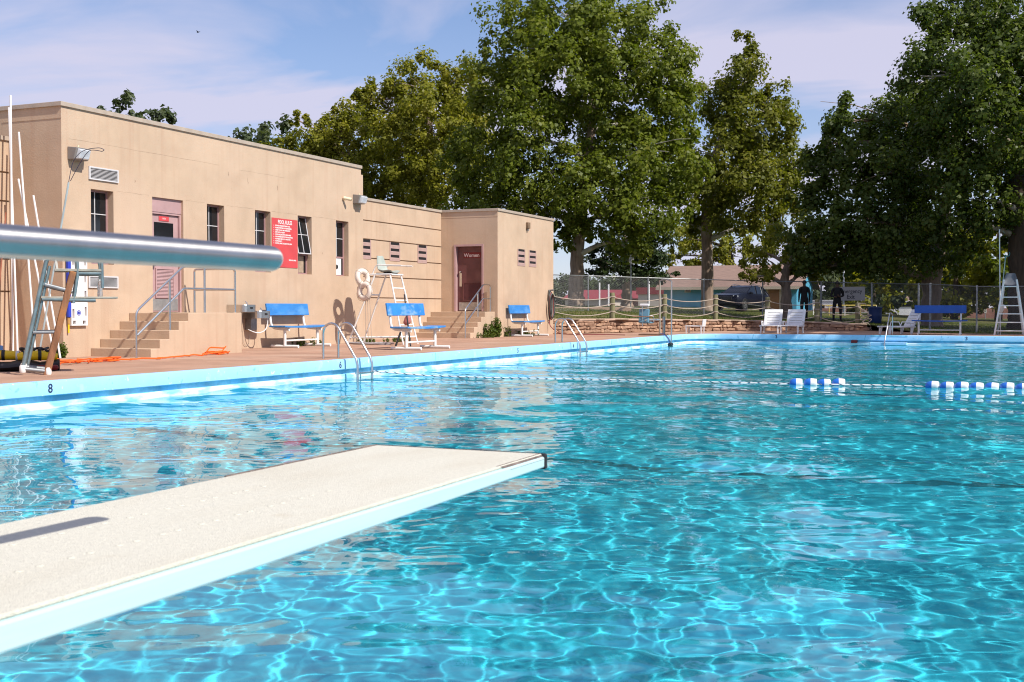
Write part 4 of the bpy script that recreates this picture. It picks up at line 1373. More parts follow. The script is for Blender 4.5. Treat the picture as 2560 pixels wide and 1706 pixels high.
def tube_buoy(label, p0, p1):
    t = thing('rescue_tube', label, 'rescue tube', (0, 0, 0), 'yellow rescue tubes')
    p0 = Vector(p0); p1 = Vector(p1)
    pts, rad = [], []
    for i in range(17):
        u = i / 16
        pts.append(p0.lerp(p1, u) + Vector((0, 0, .02 * math.sin(u * math.pi)))); rad.append(.070 * (math.sin(math.pi * (.06 + .88 * u)) ** .25))
    B().tube(pts, rad, 12).out('foam', yellow, t, smooth=True, angle=60)
    for u in (.18, .55, .86):
        c = p0.lerp(p1, u) + Vector((0, 0, .02 * math.sin(u * math.pi)))
        dvec = (p1 - p0).normalized()
        B().tube([c - dvec * .022, c + dvec * .022], .074, 14).out('strap', black_p if u < .8 else white_pl, t, smooth=True)
    pile(t)


tube_buoy('yellow rescue tube nearest the left picture edge', (-.35, .18, .20), (.25, .22, .20))
tube_buoy('yellow rescue tube lying in the middle of the pile', (.18, .36, .20), (.78, .34, .20))
tube_buoy('yellow rescue tube nearest the orange cord', (.70, .20, .20), (1.22, .26, .19))
t = thing('cloth_bundle', 'crumpled light blue cloth on top of the yellow rescue tubes', 'cloth')
rr = random.Random(9); b = B(); rings = []
for i in range(9):
    u = i / 8; ring = []
    for j in range(16):
        a = 2 * math.pi * j / 16
        q = (.17 * math.sin(math.pi * (.1 + .8 * u)) ** .6) * (1 + rr.uniform(-.2, .2))
        ring.append((-.05 + .55 * u, .42 + q * math.cos(a) * .7, .30 + q * .55 * math.sin(a) + rr.uniform(-.015, .015)))
    rings.append(ring)
b.loft(rings).out('folds', sky_cloth, t, smooth=True, angle=50)
pile(t)
for k, (lab, x0_, n_) in enumerate((('tangled black straps on the light blue cloth', .05, 14), ('tangled black straps heaped beside the chair leg', .72, 16))):
    t = thing('fin_strap', lab, 'strap')
    pts = [(x0_ + .028 * i + .05 * math.cos(i * 2.1), .28 + .08 * math.sin(i * 1.7), .27 + .05 * abs(math.sin(i * .9)) + (.05 if k == 0 else 0)) for i in range(n_)]
    B().tube(bend(pts, .03, 3), .018, 8).out('loop', black_p, t, smooth=True)
    pile(t)

t = thing('orange_cord', 'tangled orange cord lying on the deck before the steps', 'cord', (-14.2, 15.5, 0))
rr = random.Random(3)
def wiggle(n_, x0, y0, x1, y1, amp, zt):
    return [(x0 + (x1 - x0) * i / n_ + rr.uniform(-amp, amp), y0 + (y1 - y0) * i / n_ + rr.uniform(-amp, amp) * .6, .014 + rr.uniform(0, zt)) for i in range(n_ + 1)]
pts = wiggle(26, -13.6, 13.7, -14.05, 15.6, .16, .05) + wiggle(16, -14.0, 15.2, -13.9, 14.2, .18, .06) + wiggle(20, -13.9, 14.4, -13.75, 16.2, .10, .02) + wiggle(16, -13.75, 16.2, -14.1, 18.1, .07, .02)
B().tube(bend(pts, .05, 3), .013, 6).out('strand', orange, t, smooth=True)
pts = [(-14.15 + .14 * math.cos(i * .8) * (1 - i / 60), 18.2 + .35 * math.sin(i * .8) * (1 - i / 70) + .01 * i, .016 + .012 * (i % 5) + (.10 if 8 < i < 13 else 0)) for i in range(34)]
B().tube(bend(pts, .05, 3), .013, 6).out('coil', orange, t, smooth=True)
B().tube(bend([(-15.5, 15.3, .02), (-15.0, 14.9, .14), (-14.6, 14.6, .12), (-14.2, 14.5, .02)], .15), .013, 6).out('loose_end', orange, t, smooth=True)

# ================================================================== HOSE ON THE WOMEN'S BLOCK
t = thing('garden_hose', 'looped dark hose hanging at the end of the bathhouse wall', 'hose', (XW, 37.6, 1.0))
hose_m = mat('dark_red_hose', (.20, .03, .03), .5, var=.1); hose_g = mat('grey_hose', (.16, .17, .16), .5, var=.2)
for k in range(6):
    w_ = .12 + .02 * k; z0 = .50 + .03 * (k % 3); z1 = 1.52 - .03 * k
    pts = []
    for i in range(25):
        a = 2 * math.pi * i / 24
        pts.append((XW + .05 + .022 * k, 37.55 + w_ * math.sin(a), (z0 + z1) / 2 + (z1 - z0) / 2 * math.cos(a)))
    B().tube(pts[:-1], .014, 8, closed=True).out('loop', (hose_m if k == 3 else (black_p if k % 2 else hose_g)), t, smooth=True)
B().tube([(XW, 37.55, 1.50), (XW + .2, 37.55, 1.52)], .03, 10).out('hanger', steel_dull, t)
B().tube(bend([(XW + .06, 37.5, .48), (XW + .10, 37.45, .30), (XW + .5, 37.2, .03), (XW + 1.3, 37.0, .016), (XW + 2.2, 37.3, .016), (XW + 2.9, 37.1, .016)], .3, 8), .014, 8).out('trailing_end', hose_m, t, smooth=True)

# ================================================================== LANE ROPE
lr = thing('lane_rope', 'twisted white lane rope stretched across the pool from the ladder', 'rope', (-10.5, 18.0, -.25))
ptsL = []
for i in range(140):
    u = i / 139
    x = -10.5 + (10.6 + 10.5) * u
    y = float(np.interp(x, [-10.5, -9.5, -7.2, -5.2, -3.4, -2, -1.3, 0, 10.6], [17.97, 18.3, 18.65, 18.80, 18.85, 19.12, 19.0, 19.08, 19.3]))
    z = float(np.interp(x, [-10.5, -9.6, -8.5, 10], [-.22, -.295, -.315, -.318]))
    ptsL.append(Vector((x, y, z)))
B().tube(ptsL, .012, 6).out('core', float_rope, lr, smooth=True)
hel = []
for i in range(0, 900):
    u = i / 899 * 139; k = min(138, int(u)); p = ptsL[k].lerp(ptsL[k + 1], u - k)
    a = i * .95
    hel.append(p + Vector((0, math.cos(a) * .008, math.sin(a) * .008)))
B().tube(hel, .0085, 4).out('strand', float_rope2, lr, smooth=True)
fi = 0
ORD = ['first', 'second', 'third', 'fourth']
fl_x = [(-3.34, 18.84), (-3.13, 18.92), (-2.93, 19.0), (-2.72, 19.08)] + [(-1.32 + .21 * k, 19.0 + (0.0, -.04, -.06, -.05, .02, .04, .05)[k % 7]) for k in range(7)]
proto = None
for k, (x, y) in enumerate(fl_x):
    if proto is None:
        t = thing('lane_float', '', 'float', (0, 0, 0), 'blue and white lane floats')
        rot = Matrix.Rotation(R(90), 3, 'Y')
        B().lathe([(.012, -.10), (.035, -.095), (.062, -.065), (.074, -.02), (.076, 0.0)], (0, 0, 0), 20, rot).out('blue_half', float_b, t, smooth=True, angle=60)
        B().lathe([(.076, .0005), (.074, .05), (.070, .085), (.060, .098), (.015, .10)], (0, 0, 0), 20, rot).out('white_half', float_w, t, smooth=True, angle=60)
        proto = t
    else:
        t = copy_tree(proto)
    t.location = (x, y, -.300 + .004 * math.sin(k * 2.3))
    t.rotation_euler = (k * .7, R(2 * math.sin(k)), R(12 if k < 4 else -3))
    if k < 4:
        t['label'] = '%s float from the left in the group of four on the lane rope' % ORD[k]
    elif k < 10:
        t['label'] = '%s float from the left in the long row at the right edge' % (['first', 'second', 'third', 'fourth', 'fifth', 'sixth'][k - 4])
    else:
        t['label'] = 'last blue and white float cut off by the right edge'

# ================================================================== STONE WALL
sw = thing('stone_wall', 'low curved sandstone retaining wall behind the far deck', 'wall', (-12.5, 43, 0))
pl = [Vector((p[0], p[1], 0)) for p in WALL_LINE]
seg = [(pl[i + 1] - pl[i]).length for i in range(len(pl) - 1)]
tot = sum(seg)


def along(s_):
    s_ = max(0, min(tot - 1e-4, s_))
    for i, l_ in enumerate(seg):
        if s_ <= l_:
            d_ = (pl[i + 1] - pl[i]).normalized()
            return pl[i] + d_ * s_, d_
        s_ -= l_
    return pl[-1], (pl[-1] - pl[-2]).normalized()


def wall_h(s_):
    return float(np.interp(s_ / tot, [0, .35, .6, .85, 1], [.52, .50, .44, .36, .26]))


b = B(); rings = []
for i in range(41):
    s_ = tot * i / 40
    p, d_ = along(s_); nv = Vector((-d_.y, d_.x, 0)); h_ = wall_h(s_) - .05
    rings.append([p + Vector((0, 0, -.05)) + nv * .05, p + nv * .7 + Vector((0, 0, -.05)), p + nv * .7 + Vector((0, 0, h_)), p + nv * .05 + Vector((0, 0, h_))])
b.loft(rings).out('core', mortar_m, sw)
b = B(); rings = []
rr = random.Random(2)
for i in range(61):
    s_ = tot * i / 60
    p, d_ = along(s_); nv = Vector((-d_.y, d_.x, 0)); h_ = wall_h(s_)
    j = rr.uniform(-.012, .012)
    rings.append([p + nv * (-.03 + j) + Vector((0, 0, h_ - .055 + j)), p + nv * .62 + Vector((0, 0, h_ - .05)), p + nv * .62 + Vector((0, 0, h_ + .01)), p + nv * (-.03 + j) + Vector((0, 0, h_ + .012 + j))])
b.loft(rings).out('cap', cap_m, sw, bevel=.012)
variants = []
for k in range(8):
    rk = random.Random(100 + k)
    bm = bmesh.new()
    bmesh.ops.create_cube(bm, size=1.0)
    bmesh.ops.bevel(bm, geom=list(bm.edges), offset=.16, segments=1, affect='EDGES')
    for v in bm.verts:
        v.co += Vector((rk.uniform(-.10, .10), rk.uniform(-.10, .10), rk.uniform(-.12, .12)))
    me = bpy.data.meshes.new('stone')
    bm.to_mesh(me); bm.free()
    me.materials.append(stone_m if k % 3 else mat('pale_sandstone', (.47, .30, .20), .9, var=.25, vs=3.5, bump=.8, bs=18, spec=.15))
    variants.append(me)
count = 0
z = 0.0
for c in range(4):
    ch = (.135, .12, .125, .12)[c]
    s_ = rr.uniform(0, .2)
    while s_ < tot - .2 and count < 298:
        wd = rr.choice((.14, .2, .26, .34, .44, .56)) * rr.uniform(.85, 1.15)
        p, d_ = along(s_ + wd / 2)
        top = wall_h(s_ + wd / 2) - .055
        if z + ch * .6 < top:
            o = bpy.data.objects.new('stone', variants[rr.randrange(8)]); C.objects.link(o); o.parent = sw
            hh_ = min(ch, top - z) - .008
            o.location = p + Vector((-d_.y, d_.x, 0)) * .07 + Vector((0, 0, z + hh_ / 2 + .004)) - wl(sw)
            o.rotation_euler = (rr.choice((0, math.pi)) + rr.uniform(-.12, .12), rr.uniform(-.09, .09), math.atan2(d_.y, d_.x) + rr.choice((0, math.pi)))
            o.scale = (wd - .012, rr.uniform(.15, .24), hh_ * rr.uniform(.85, 1.12))
            count += 1
        s_ += wd
    z += ch

# ================================================================== ROPE BARRIER
rf = thing('rope_barrier', 'green timber posts joined by three sagging ropes along the stone wall', 'barrier', (-12, 45, 0))
RP = [(-15.42, 38.75, 1.50), (-14.2, 41.85, 1.48), (-12.98, 44.56, 1.45), (-11.52, 46.84, 1.45), (-9.8, 48.68, 1.36), (-7.93, 49.49, 1.28), (-6.33, 49.64, 1.13)]
for (x, y, zt) in RP:
    zb = lawn_z(x, y) - .1
    B().tube([(x, y, zb), (x, y, zt - .02), (x, y, zt)], [.105, .10, .09], 14).out('post', post_m, rf, smooth=True)
for (a, c_) in zip(RP[:-1], RP[1:]):
    for k, dz in enumerate((.16, .42, .70)):
        pts = []
        for i in range(15):
            u = i / 14
            x = a[0] + (c_[0] - a[0]) * u; y = a[1] + (c_[1] - a[1]) * u
            pts.append((x, y, a[2] - dz + (c_[2] - a[2]) * u - (.13 + .02 * k) * 4 * u * (1 - u)))
        B().tube(pts, .016, 6).out('rope', rope_m, rf, smooth=True)
for (x, y, zt) in RP:
    for dz in (.16, .42, .70):
        B().torus((x, y, zt - dz), .105, .02, None, 16, 6).out('rope_wrap', rope_m, rf, smooth=True)

# ================================================================== CHAIN-LINK FENCE
cf = thing('chain_link_fence', 'tall grey chain-link fence on steel posts behind the rope barrier', 'fence', (-12, 53, .5))
FP = [(-18.43, 46.0, 2.31), (-17.59, 48.58, 2.32), (-15.64, 51.07, 2.27), (-13.59, 53.05, 2.22), (-11.23, 54.63, 2.16), (-8.67, 55.2, 2.11), (-6.36, 54.57, 2.01), (-4.11, 51.18, 1.89), (-3.6, 50.31, 1.87), (-1.72, 46.76, 1.70), (.85, 42.97, 1.62), (6.0, 42.9, 1.62)]
fence_w = mat('galvanised_fence_wire', (.17, .17, .175), .55, .5, var=.1)
for (x, y, zt) in FP:
    r_ = .045 if (x, y) in ((-8.67, 55.2), (-6.36, 54.57), (-4.11, 51.18), (-3.6, 50.31)) else .032
    B().tube([(x, y, max(zt - 1.9, lawn_z(x, y) - .15)), (x, y, zt + .03), (x, y, zt + .05)], [r_, r_, r_ * .5], 10).out('post', steel_dull, cf, smooth=True)
for (a, c_) in zip(FP[:-1], FP[1:]):
    B().tube([a, c_], .02, 8).out('top_rail', steel_dull, cf, smooth=True)
    A_, C_ = Vector(a), Vector(c_)
    ln = (Vector((c_[0], c_[1], 0)) - Vector((a[0], a[1], 0))).length
    H_ = 1.72
    b = B()
    stp = .078

    def PT(u, v):
        q = A_.lerp(C_, u / ln); return (q.x, q.y, q.z - H_ + v)
    u = -H_
    while u < ln:
        for sgn in (1, -1):
            u0, u1 = (u, u + H_) if sgn > 0 else (u + H_, u)
            v0, v1 = 0.0, H_
            # clip to the panel
            def clip(ua, va, ub, vb):
                lo_, hi_ = 0.0, 1.0
                d_ = ub - ua
                if d_ > 0:
                    lo_ = max(lo_, (0 - ua) / d_); hi_ = min(hi_, (ln - ua) / d_)
                else:
                    lo_ = max(lo_, (ln - ua) / d_); hi_ = min(hi_, (0 - ua) / d_)
                return lo_, hi_
            lo_, hi_ = clip(u0, v0, u1, v1)
            if hi_ - lo_ > .02:
                b.tube([PT(u0 + (u1 - u0) * lo_, H_ * lo_), PT(u0 + (u1 - u0) * hi_, H_ * hi_)], .0024, 3, cap=False)
        u += stp
    o = b.out('wire_mesh', fence_w, cf); o['kind'] = 'stuff'
B().tube([(-8.67, 55.2, .45), (-6.36, 54.57, .40)], .02, 8).out('gate_rail', steel_dull, cf, smooth=True)

t = thing('exit_sign', 'grey Emergency Exit sign on the fence gate partly behind a person', 'sign', (-7.3, 55.0, 1.6))
d_ = (Vector((-6.36, 54.57, 0)) - Vector((-8.67, 55.2, 0))).normalized()
nn = Vector((d_.y, -d_.x, 0))
rot = Matrix((d_, Vector((0, 0, 1)), nn)).transposed()
c_ = Vector((-7.28, 54.80, 1.56)) + nn * .06
B().obox(c_, 1.32, .62, .012, rot).out('panel', sign_grey, t)
text('Emergency', c_ + nn * .009 + Vector((0, 0, .10)), .26, black_ink, t, rot, sx=.92, bold=.003)
text('Exit', c_ + nn * .009 + Vector((0, 0, -.15)), .26, black_ink, t, rot, sx=.92, bold=.003)

lw = thing('low_concrete_wall', 'low tan concrete wall behind the fence near the big sycamore', 'wall', (-18.3, 51, .5))
B().prism([(-21.5, 49.4), (-16.6, 51.6), (-16.7, 51.85), (-21.6, 49.65)], 'z', .3, .95).out('wall', mat('tan_low_wall', (.40, .27, .19), .9, var=.1, vs=2), lw, bevel=.02)

# ================================================================== BLUE HOUSE
hs = thing('blue_house', 'blue block house with brown shingle gable roof beyond the lawn', 'house', (-20, 90, .5))
x0, x1, y0, y1 = -25.4, -15.42, 87.0, 94.0
ze = 2.62
B().box(x0, x1, y0, y1, 0.2, ze).out('wall', house_blue, hs)
b = B()
yr, zr = 90.5, 4.15
ov = .45
for (ya, yb) in ((y0 - ov, yr), (y1 + ov, yr)):
    k = (zr - ze) / (yr - y0)
    zl = ze - k * ov
    b.add([(x0 - .5, ya, zl), (x1 + .5, ya, zl), (x1 + .5, yr, zr), (x0 - .5, yr, zr), (x0 - .5, ya, zl + .10), (x1 + .5, ya, zl + .10), (x1 + .5, yr, zr + .10), (x0 - .5, yr, zr + .10)],
          [(0, 1, 2, 3), (4, 5, 6, 7), (0, 1, 5, 4), (1, 2, 6, 5), (3, 0, 4, 7)])
roof = b.out('roof', roof_m, hs)
B().prism([(y0, ze - .002), (y1, ze - .002), (yr, zr - .03)], 'x', x1 - .12, x1 - .001).out('gable', house_blue, hs)
B().prism([(y0, ze - .002), (y1, ze - .002), (yr, zr - .03)], 'x', x0 + .001, x0 + .12).out('gable', house_blue, hs)
B().box(x0 - .5, x1 + .5, y0 - ov - .03, y0 - ov - .002, ze - .31, ze - .10).out('fascia', trim_m, hs)
dw = B().box(-17.62, -16.50, y0 - .05, y0 - .003, .55, 2.52).out('door', trim_m, hs)
B().box(-17.45, -16.66, y0 - .075, y0 - .052, .55, 2.40).out('door_leaf', door_wood, dw)
B().lathe([(.04, 0), (.04, .05)], (-17.35, y0 - .076, 1.45), 10, Matrix.Rotation(R(90), 3, 'X')).out('handle', steel, dw)
wn = B().box(-23.76, -23.28, y0 - .04, y0 - .003, 2.12, 2.58).out('window', trim_m, hs)
B().box(-23.68, -23.36, y0 - .055, y0 - .042, 2.18, 2.52).out('pane', mat('brown_shutter', (.16, .09, .06), .6), wn)
B().box(-18.9, -17.75, y0 - .03, y0 - .003, .55, 2.45).out('panel', trim_m, hs)

# ================================================================== DARK SUV
def make_car():
    t = thing('parked_car', 'dark navy SUV parked on the lawn before the blue house', 'car')
    Lc, Wc = 4.7, 1.88
    # side silhouette stations: x from front(-) to rear(+); (x, z_low, z_belt, halfwidth)
    st_ = [(-2.35, .42, .78, .70), (-2.28, .32, .92, .80), (-1.95, .28, 1.02, .90), (-1.2, .27, 1.10, .93), (-.6, .27, 1.14, .94), (.4, .27, 1.16, .94), (1.3, .28, 1.18, .94), (1.95, .30, 1.18, .91), (2.25, .36, 1.12, .85), (2.35, .48, 1.00, .78)]
    rings = []
    for (x, zl, zb, hw) in st_:
        rings.append([(x, -hw * .92, zl), (x, hw * .92, zl), (x, hw, zl + .22), (x, hw, zb - .18), (x, hw * .95, zb), (x, -hw * .95, zb), (x, -hw, zb - .18), (x, -hw, zl + .22)])
    B().loft(rings).out('body', car_m, t, smooth=True, angle=38)
    gs = [(-1.05, 1.10, 1.13, .88, .86), (-.45, 1.12, 1.50, .88, .74), (-.05, 1.13, 1.66, .88, .69), (.8, 1.14, 1.71, .88, .68), (1.5, 1.15, 1.66, .87, .67), (1.95, 1.15, 1.50, .85, .66), (2.22, 1.12, 1.16, .82, .78)]
    rings = []
    for (x, zb, zt, hb, ht) in gs:
        rings.append([(x, -hb, zb), (x, hb, zb), (x, ht, zt), (x, -ht, zt)])
    B().loft(rings).out('cabin_glass', car_glass, t, smooth=True, angle=30)
    roof_r = [[(x, -ht - .01, zt - .03), (x, ht + .01, zt - .03), (x, ht - .08, zt + .025), (x, -ht + .08, zt + .025)] for (x, zb, zt, hb, ht) in gs[1:6]]
    B().loft(roof_r).out('roof', car_m, t, smooth=True, angle=50)
    for s_ in (-1, 1):
        for (xa, za_, xb, zb_) in ((-1.0, 1.12, -.08, 1.67), (.35, 1.14, .40, 1.69), (1.25, 1.15, 1.35, 1.68), (2.2, 1.14, 1.55, 1.66)):
            B().tube([(xa, s_ * .885, za_), (xb, s_ * .70, zb_)], .035, 6).out('pillar', car_m, t)
        B().tube([(-.2, s_ * .62, 1.72), (0.1, s_ * .62, 1.77), (1.3, s_ * .62, 1.76), (1.6, s_ * .62, 1.70)], .02, 6).out('roof_rail', rim_m, t)
        B().obox((-.72, s_ * 1.0, 1.16), .14, .20, .14).out('mirror', car_m, t, bevel=.03)
        B().obox((-2.2, s_ * .66, .82), .16, .34, .13, Matrix.Rotation(R(-25 * s_), 3, 'Z')).out('headlight', lamp_m, t, bevel=.03)
        B().obox((2.27, s_ * .68, .98), .12, .28, .18).out('tail_light', stop_red, t, bevel=.03)
        B().box(-1.0, 1.1, s_ * .945 - .012, s_ * .945 + .012, .38, .43).out('sill_trim', rim_m, t)
        for x in (-1.42, 1.42):
            w_ = B().tube([(x, s_ * .70, .34), (x, s_ * .955, .34)], .345, 24).out('wheel', tyre_m, t, smooth=True)
            B().tube([(x, s_ * .93, .34), (x, s_ * .962, .34)], .225, 20).out('rim', rim_m, w_, smooth=True)
            for k in range(5):
                a = k * 2 * math.pi / 5
                B().obox((x + .13 * math.cos(a + .6), s_ * .964, .34 + .13 * math.sin(a + .6)), .09, .006, .09, Matrix.Rotation(-a, 3, 'Y')).out('rim_gap', tyre_m, w_)
            B().torus((x, s_ * .935, .34), .375, .035, Matrix.Rotation(R(90), 3, 'X'), 24, 6).out('wheel_arch', black_p, t, smooth=True)
    B().obox((-2.36, 0, .70), .06, .95, .22).out('grille', black_p, t, bevel=.02)
    B().obox((-2.34, 0, .42), .10, 1.4, .14).out('bumper', black_p, t, bevel=.03)
    return t


car = make_car()
car.location = (-16.0, 71.6, .72)
car.rotation_euler = (0, R(3.5), R(76)); car.scale = (.94, .94, .94)

# ================================================================== PEOPLE
def person(label, loc, rz, joints, edges, face=1, arms='down'):
    t = thing('person', label, 'person', loc)
    names = list(joints)
    me = bpy.data.meshes.new('body')
    me.from_pydata([joints[n_][0] for n_ in names], [(names.index(a), names.index(c)) for a, c in edges], [])
    o = bpy.data.objects.new('tmp', me); C.objects.link(o)
    sk = o.modifiers.new('skin', 'SKIN'); sk.use_smooth_shade = True
    ss = o.modifiers.new('sub', 'SUBSURF'); ss.levels = 2; ss.render_levels = 2
    for i, n_ in enumerate(names):
        r_ = joints[n_][1]
        me.skin_vertices[0].data[i].radius = r_ if isinstance(r_, tuple) else (r_, r_)
    me.skin_vertices[0].data[names.index('pelvis')].use_root = True
    bpy.context.view_layer.update()
    dg = bpy.context.evaluated_depsgraph_get()
    m2 = bpy.data.meshes.new_from_object(o.evaluated_get(dg))
    bpy.data.objects.remove(o)
    for m_ in (skin_d, shirt_m, pants_m, shoe_m):
        m2.materials.append(m_)
    hands = [Vector(joints[k][0]) for k in names if k.startswith('hand')]
    fore = [Vector(joints[k][0]) for k in names if k.startswith('wrist') or k.startswith('elbow')]
    for p in m2.polygons:
        c = p.center
        i_ = 1
        if c.z > 1.50: i_ = 0
        elif c.z < .085: i_ = 3
        elif c.z < .92 and abs(c.x) < .24: i_ = 2
        if any((c - h_).length < .13 for h_ in hands): i_ = 0
        if arms == 'short' and any((c - h_).length < .10 for h_ in fore): i_ = 0
        p.material_index = i_
    m2.polygons.foreach_set('use_smooth', [True] * len(m2.polygons))
    ob = bpy.data.objects.new('body', m2); C.objects.link(ob); ob.parent = t
    hd = Vector(joints['head'][0])
    # hair cap
    bm = bmesh.new(); bmesh.ops.create_uvsphere(bm, u_segments=18, v_segments=12, radius=.112)
    for v in bm.verts:
        v.co = Vector((v.co.x * .90, v.co.y * 1.02, v.co.z * 1.08))
    kill = [v for v in bm.verts if v.co.z < .0 and v.co.y * face < .02 or v.co.z < -.05]
    bmesh.ops.delete(bm, geom=kill, context='VERTS')
    hm = bpy.data.meshes.new('hair'); bm.to_mesh(hm); bm.free(); hm.materials.append(hair_m)
    ho = bpy.data.objects.new('hair', hm); C.objects.link(ho); ho.parent = t; ho.location = hd + Vector((0, .012 * face, .022))
    # face and ears on the side the person looks to (-y local when face=1)
    fy_ = -face
    b = B()
    b.obox(hd + Vector((0, fy_ * .105, -.02)), .03, .035, .05)
    b.out('nose', skin_d, t, bevel=.01)
    for s_ in (-1, 1):
        B().lathe([(.004, -.012), (.013, 0), (.004, .012)], hd + Vector((s_ * .036, fy_ * .098, .015)), 8).out('eye', white_pl, t)
        B().obox(hd + Vector((s_ * .098, 0, -.01)), .02, .04, .06).out('ear', skin_d, t, bevel=.008)
    B().obox(hd + Vector((0, fy_ * .098, -.062)), .05, .012, .014).out('mouth', mat('lips', (.10, .03, .025), .5), t, bevel=.004)
    # fingers
    for k in names:
        if not k.startswith('hand'): continue
        h_ = Vector(joints[k][0]); wr = Vector(joints['wrist' + k[4:]][0])
        dv_ = (h_ - wr).normalized(); side = dv_.orthogonal().normalized()
        for f_ in range(4):
            off = side * (-.03 + .02 * f_)
            ln_ = (.062, .075, .072, .055)[f_]
            B().tube([h_ + off + dv_ * .02, h_ + off + dv_ * (.02 + ln_ * .6), h_ + off * .9 + dv_ * (.02 + ln_) + Vector((0, -.012 * face, 0))], [.010, .009, .007], 6).out('finger', skin_d, t, smooth=True)
        B().tube([h_ - side * .035 - dv_ * .02, h_ - side * .055 + dv_ * .02, h_ - side * .05 + dv_ * .05], [.012, .010, .008], 6).out('thumb', skin_d, t, smooth=True)
    t.rotation_euler = (0, 0, rz)
    return t


def body(arm_l, arm_r, stance=.11, lean=0.0, knee=.0, stride=.0):
    J = {
        'pelvis': ((0, 0, .95), (.155, .115)), 'waist': ((0, lean * .2, 1.10), (.145, .105)), 'chest': ((0, lean * .6, 1.30), (.18, .125)),
        'neck0': ((0, lean, 1.45), (.10, .085)), 'neck': ((0, lean, 1.52), .055), 'head': ((0, lean * 1.1, 1.64), (.078, .092)), 'crown': ((0, lean * 1.1, 1.71), (.066, .08)),
        'hip_l': ((.095, 0, .90), .105), 'knee_l': ((stance * .95, -knee + stride * .5, .50), .068), 'ankle_l': ((stance, stride, .09), .045), 'toe_l': ((stance + .03, stride - .15, .035), (.042, .034)),
        'hip_r': ((-.095, 0, .90), .105), 'knee_r': ((-stance * .95, -stride * .5, .50), .068), 'ankle_r': ((-stance, -stride, .09), .045), 'toe_r': ((-stance - .03, -stride - .15, .035), (.042, .034)),
        'sh_l': ((.175, lean, 1.415), .078), 'elbow_l': (arm_l[0], .050), 'wrist_l': (arm_l[1], .034), 'hand_l': (arm_l[2], (.040, .026)),
        'sh_r': ((-.175, lean, 1.415), .078), 'elbow_r': (arm_r[0], .050), 'wrist_r': (arm_r[1], .034), 'hand_r': (arm_r[2], (.040, .026)),
    }
    E_ = [('pelvis', 'waist'), ('waist', 'chest'), ('chest', 'neck0'), ('neck0', 'neck'), ('neck', 'head'), ('head', 'crown'),
          ('pelvis', 'hip_l'), ('hip_l', 'knee_l'), ('knee_l', 'ankle_l'), ('ankle_l', 'toe_l'), ('pelvis', 'hip_r'), ('hip_r', 'knee_r'), ('knee_r', 'ankle_r'), ('ankle_r', 'toe_r'),
          ('neck0', 'sh_l'), ('sh_l', 'elbow_l'), ('elbow_l', 'wrist_l'), ('wrist_l', 'hand_l'), ('neck0', 'sh_r'), ('sh_r', 'elbow_r'), ('elbow_r', 'wrist_r'), ('wrist_r', 'hand_r')]
    return J, E_


J, E_ = body(((.225, .03, 1.14), (.225, -.05, .90), (.22, -.08, .80)), ((-.225, .04, 1.14), (-.23, -.02, .90), (-.22, -.05, .80)), .12, 0, .02, .10)
person('person in black shirt and dark trousers standing left of the gate post', (-9.03, 52.85, .36), R(200), J, E_)
J, E_ = body(((.26, .0, 1.14), (.10, -.20, 1.10), (.02, -.22, 1.13)), ((-.26, .0, 1.14), (-.10, -.20, 1.08), (-.02, -.23, 1.07)), .15)
person('person in black clothes with arms folded in front of the exit sign', (-7.55, 52.4, .30), R(12), J, E_)

# ================================================================== LOUNGERS
def make_lounger():
    t = thing('lounge_chair', '', 'lounge chair', (0, 0, 0), 'white plastic loungers on the far deck')
    # local: foot of the lounger toward -y, back rising at +y
    W_ = .62
    b = B()
    for s_ in (-1, 1):
        b = B().box(s_ * W_ / 2 - .03, s_ * W_ / 2 + .03, -.62, .45, .24, .29)
        b.out('side_rail', white_pl, t, bevel=.012)
    for k in range(7):
        y = -.60 + k * .135
        B().box(-W_ / 2 + .03, W_ / 2 - .03, y, y + .10, .262, .285).out('seat_slat', white_pl, t, bevel=.006)
    rot = Matrix.Rotation(R(60), 3, 'X')
    o0_ = Vector((0, .40, .28))
    zs_ = [.06, .17, .28, .39, .50]
    def bk(u0, u1, v0, v1):
        b_ = B(); c0 = o0_ + rot @ Vector(((u0 + u1) / 2, (v0 + v1) / 2, 0)); b_.obox(c0, u1 - u0, v1 - v0, .03, rot); return b_
    for s_ in (-1, 1):
        bk(s_ * .27 - .05, s_ * .27 + .05, 0, .66).out('back_side', white_pl, t, bevel=.012)
    v = 0.0
    for k in range(6):
        h_ = .088 if k < 5 else .13
        bk(-.222, .222, v, v + h_).out('back_slat', white_pl, t, bevel=.004)
        v += h_ + .018
    for s_ in (-1, 1):
        for y in (-.50, .34):
            B().loft([[(s_ * .29 - .03, y - .06, .25), (s_ * .29 + .03, y - .06, .25), (s_ * .29 + .03, y + .06, .25), (s_ * .29 - .03, y + .06, .25)],
                      [(s_ * .30 - .022, y - .03 - .04, 0), (s_ * .30 + .022, y - .07, 0), (s_ * .30 + .022, y - .01, 0), (s_ * .30 - .022, y - .01, 0)]]).out('leg', white_pl, t, bevel=.006)
        B().tube([(s_ * .31, .28, .27), (s_ * .33, .22, .42), (s_ * .33, -.08, .43), (s_ * .31, -.14, .28)], .018, 8).out('armrest', white_pl, t, smooth=True)
    return t


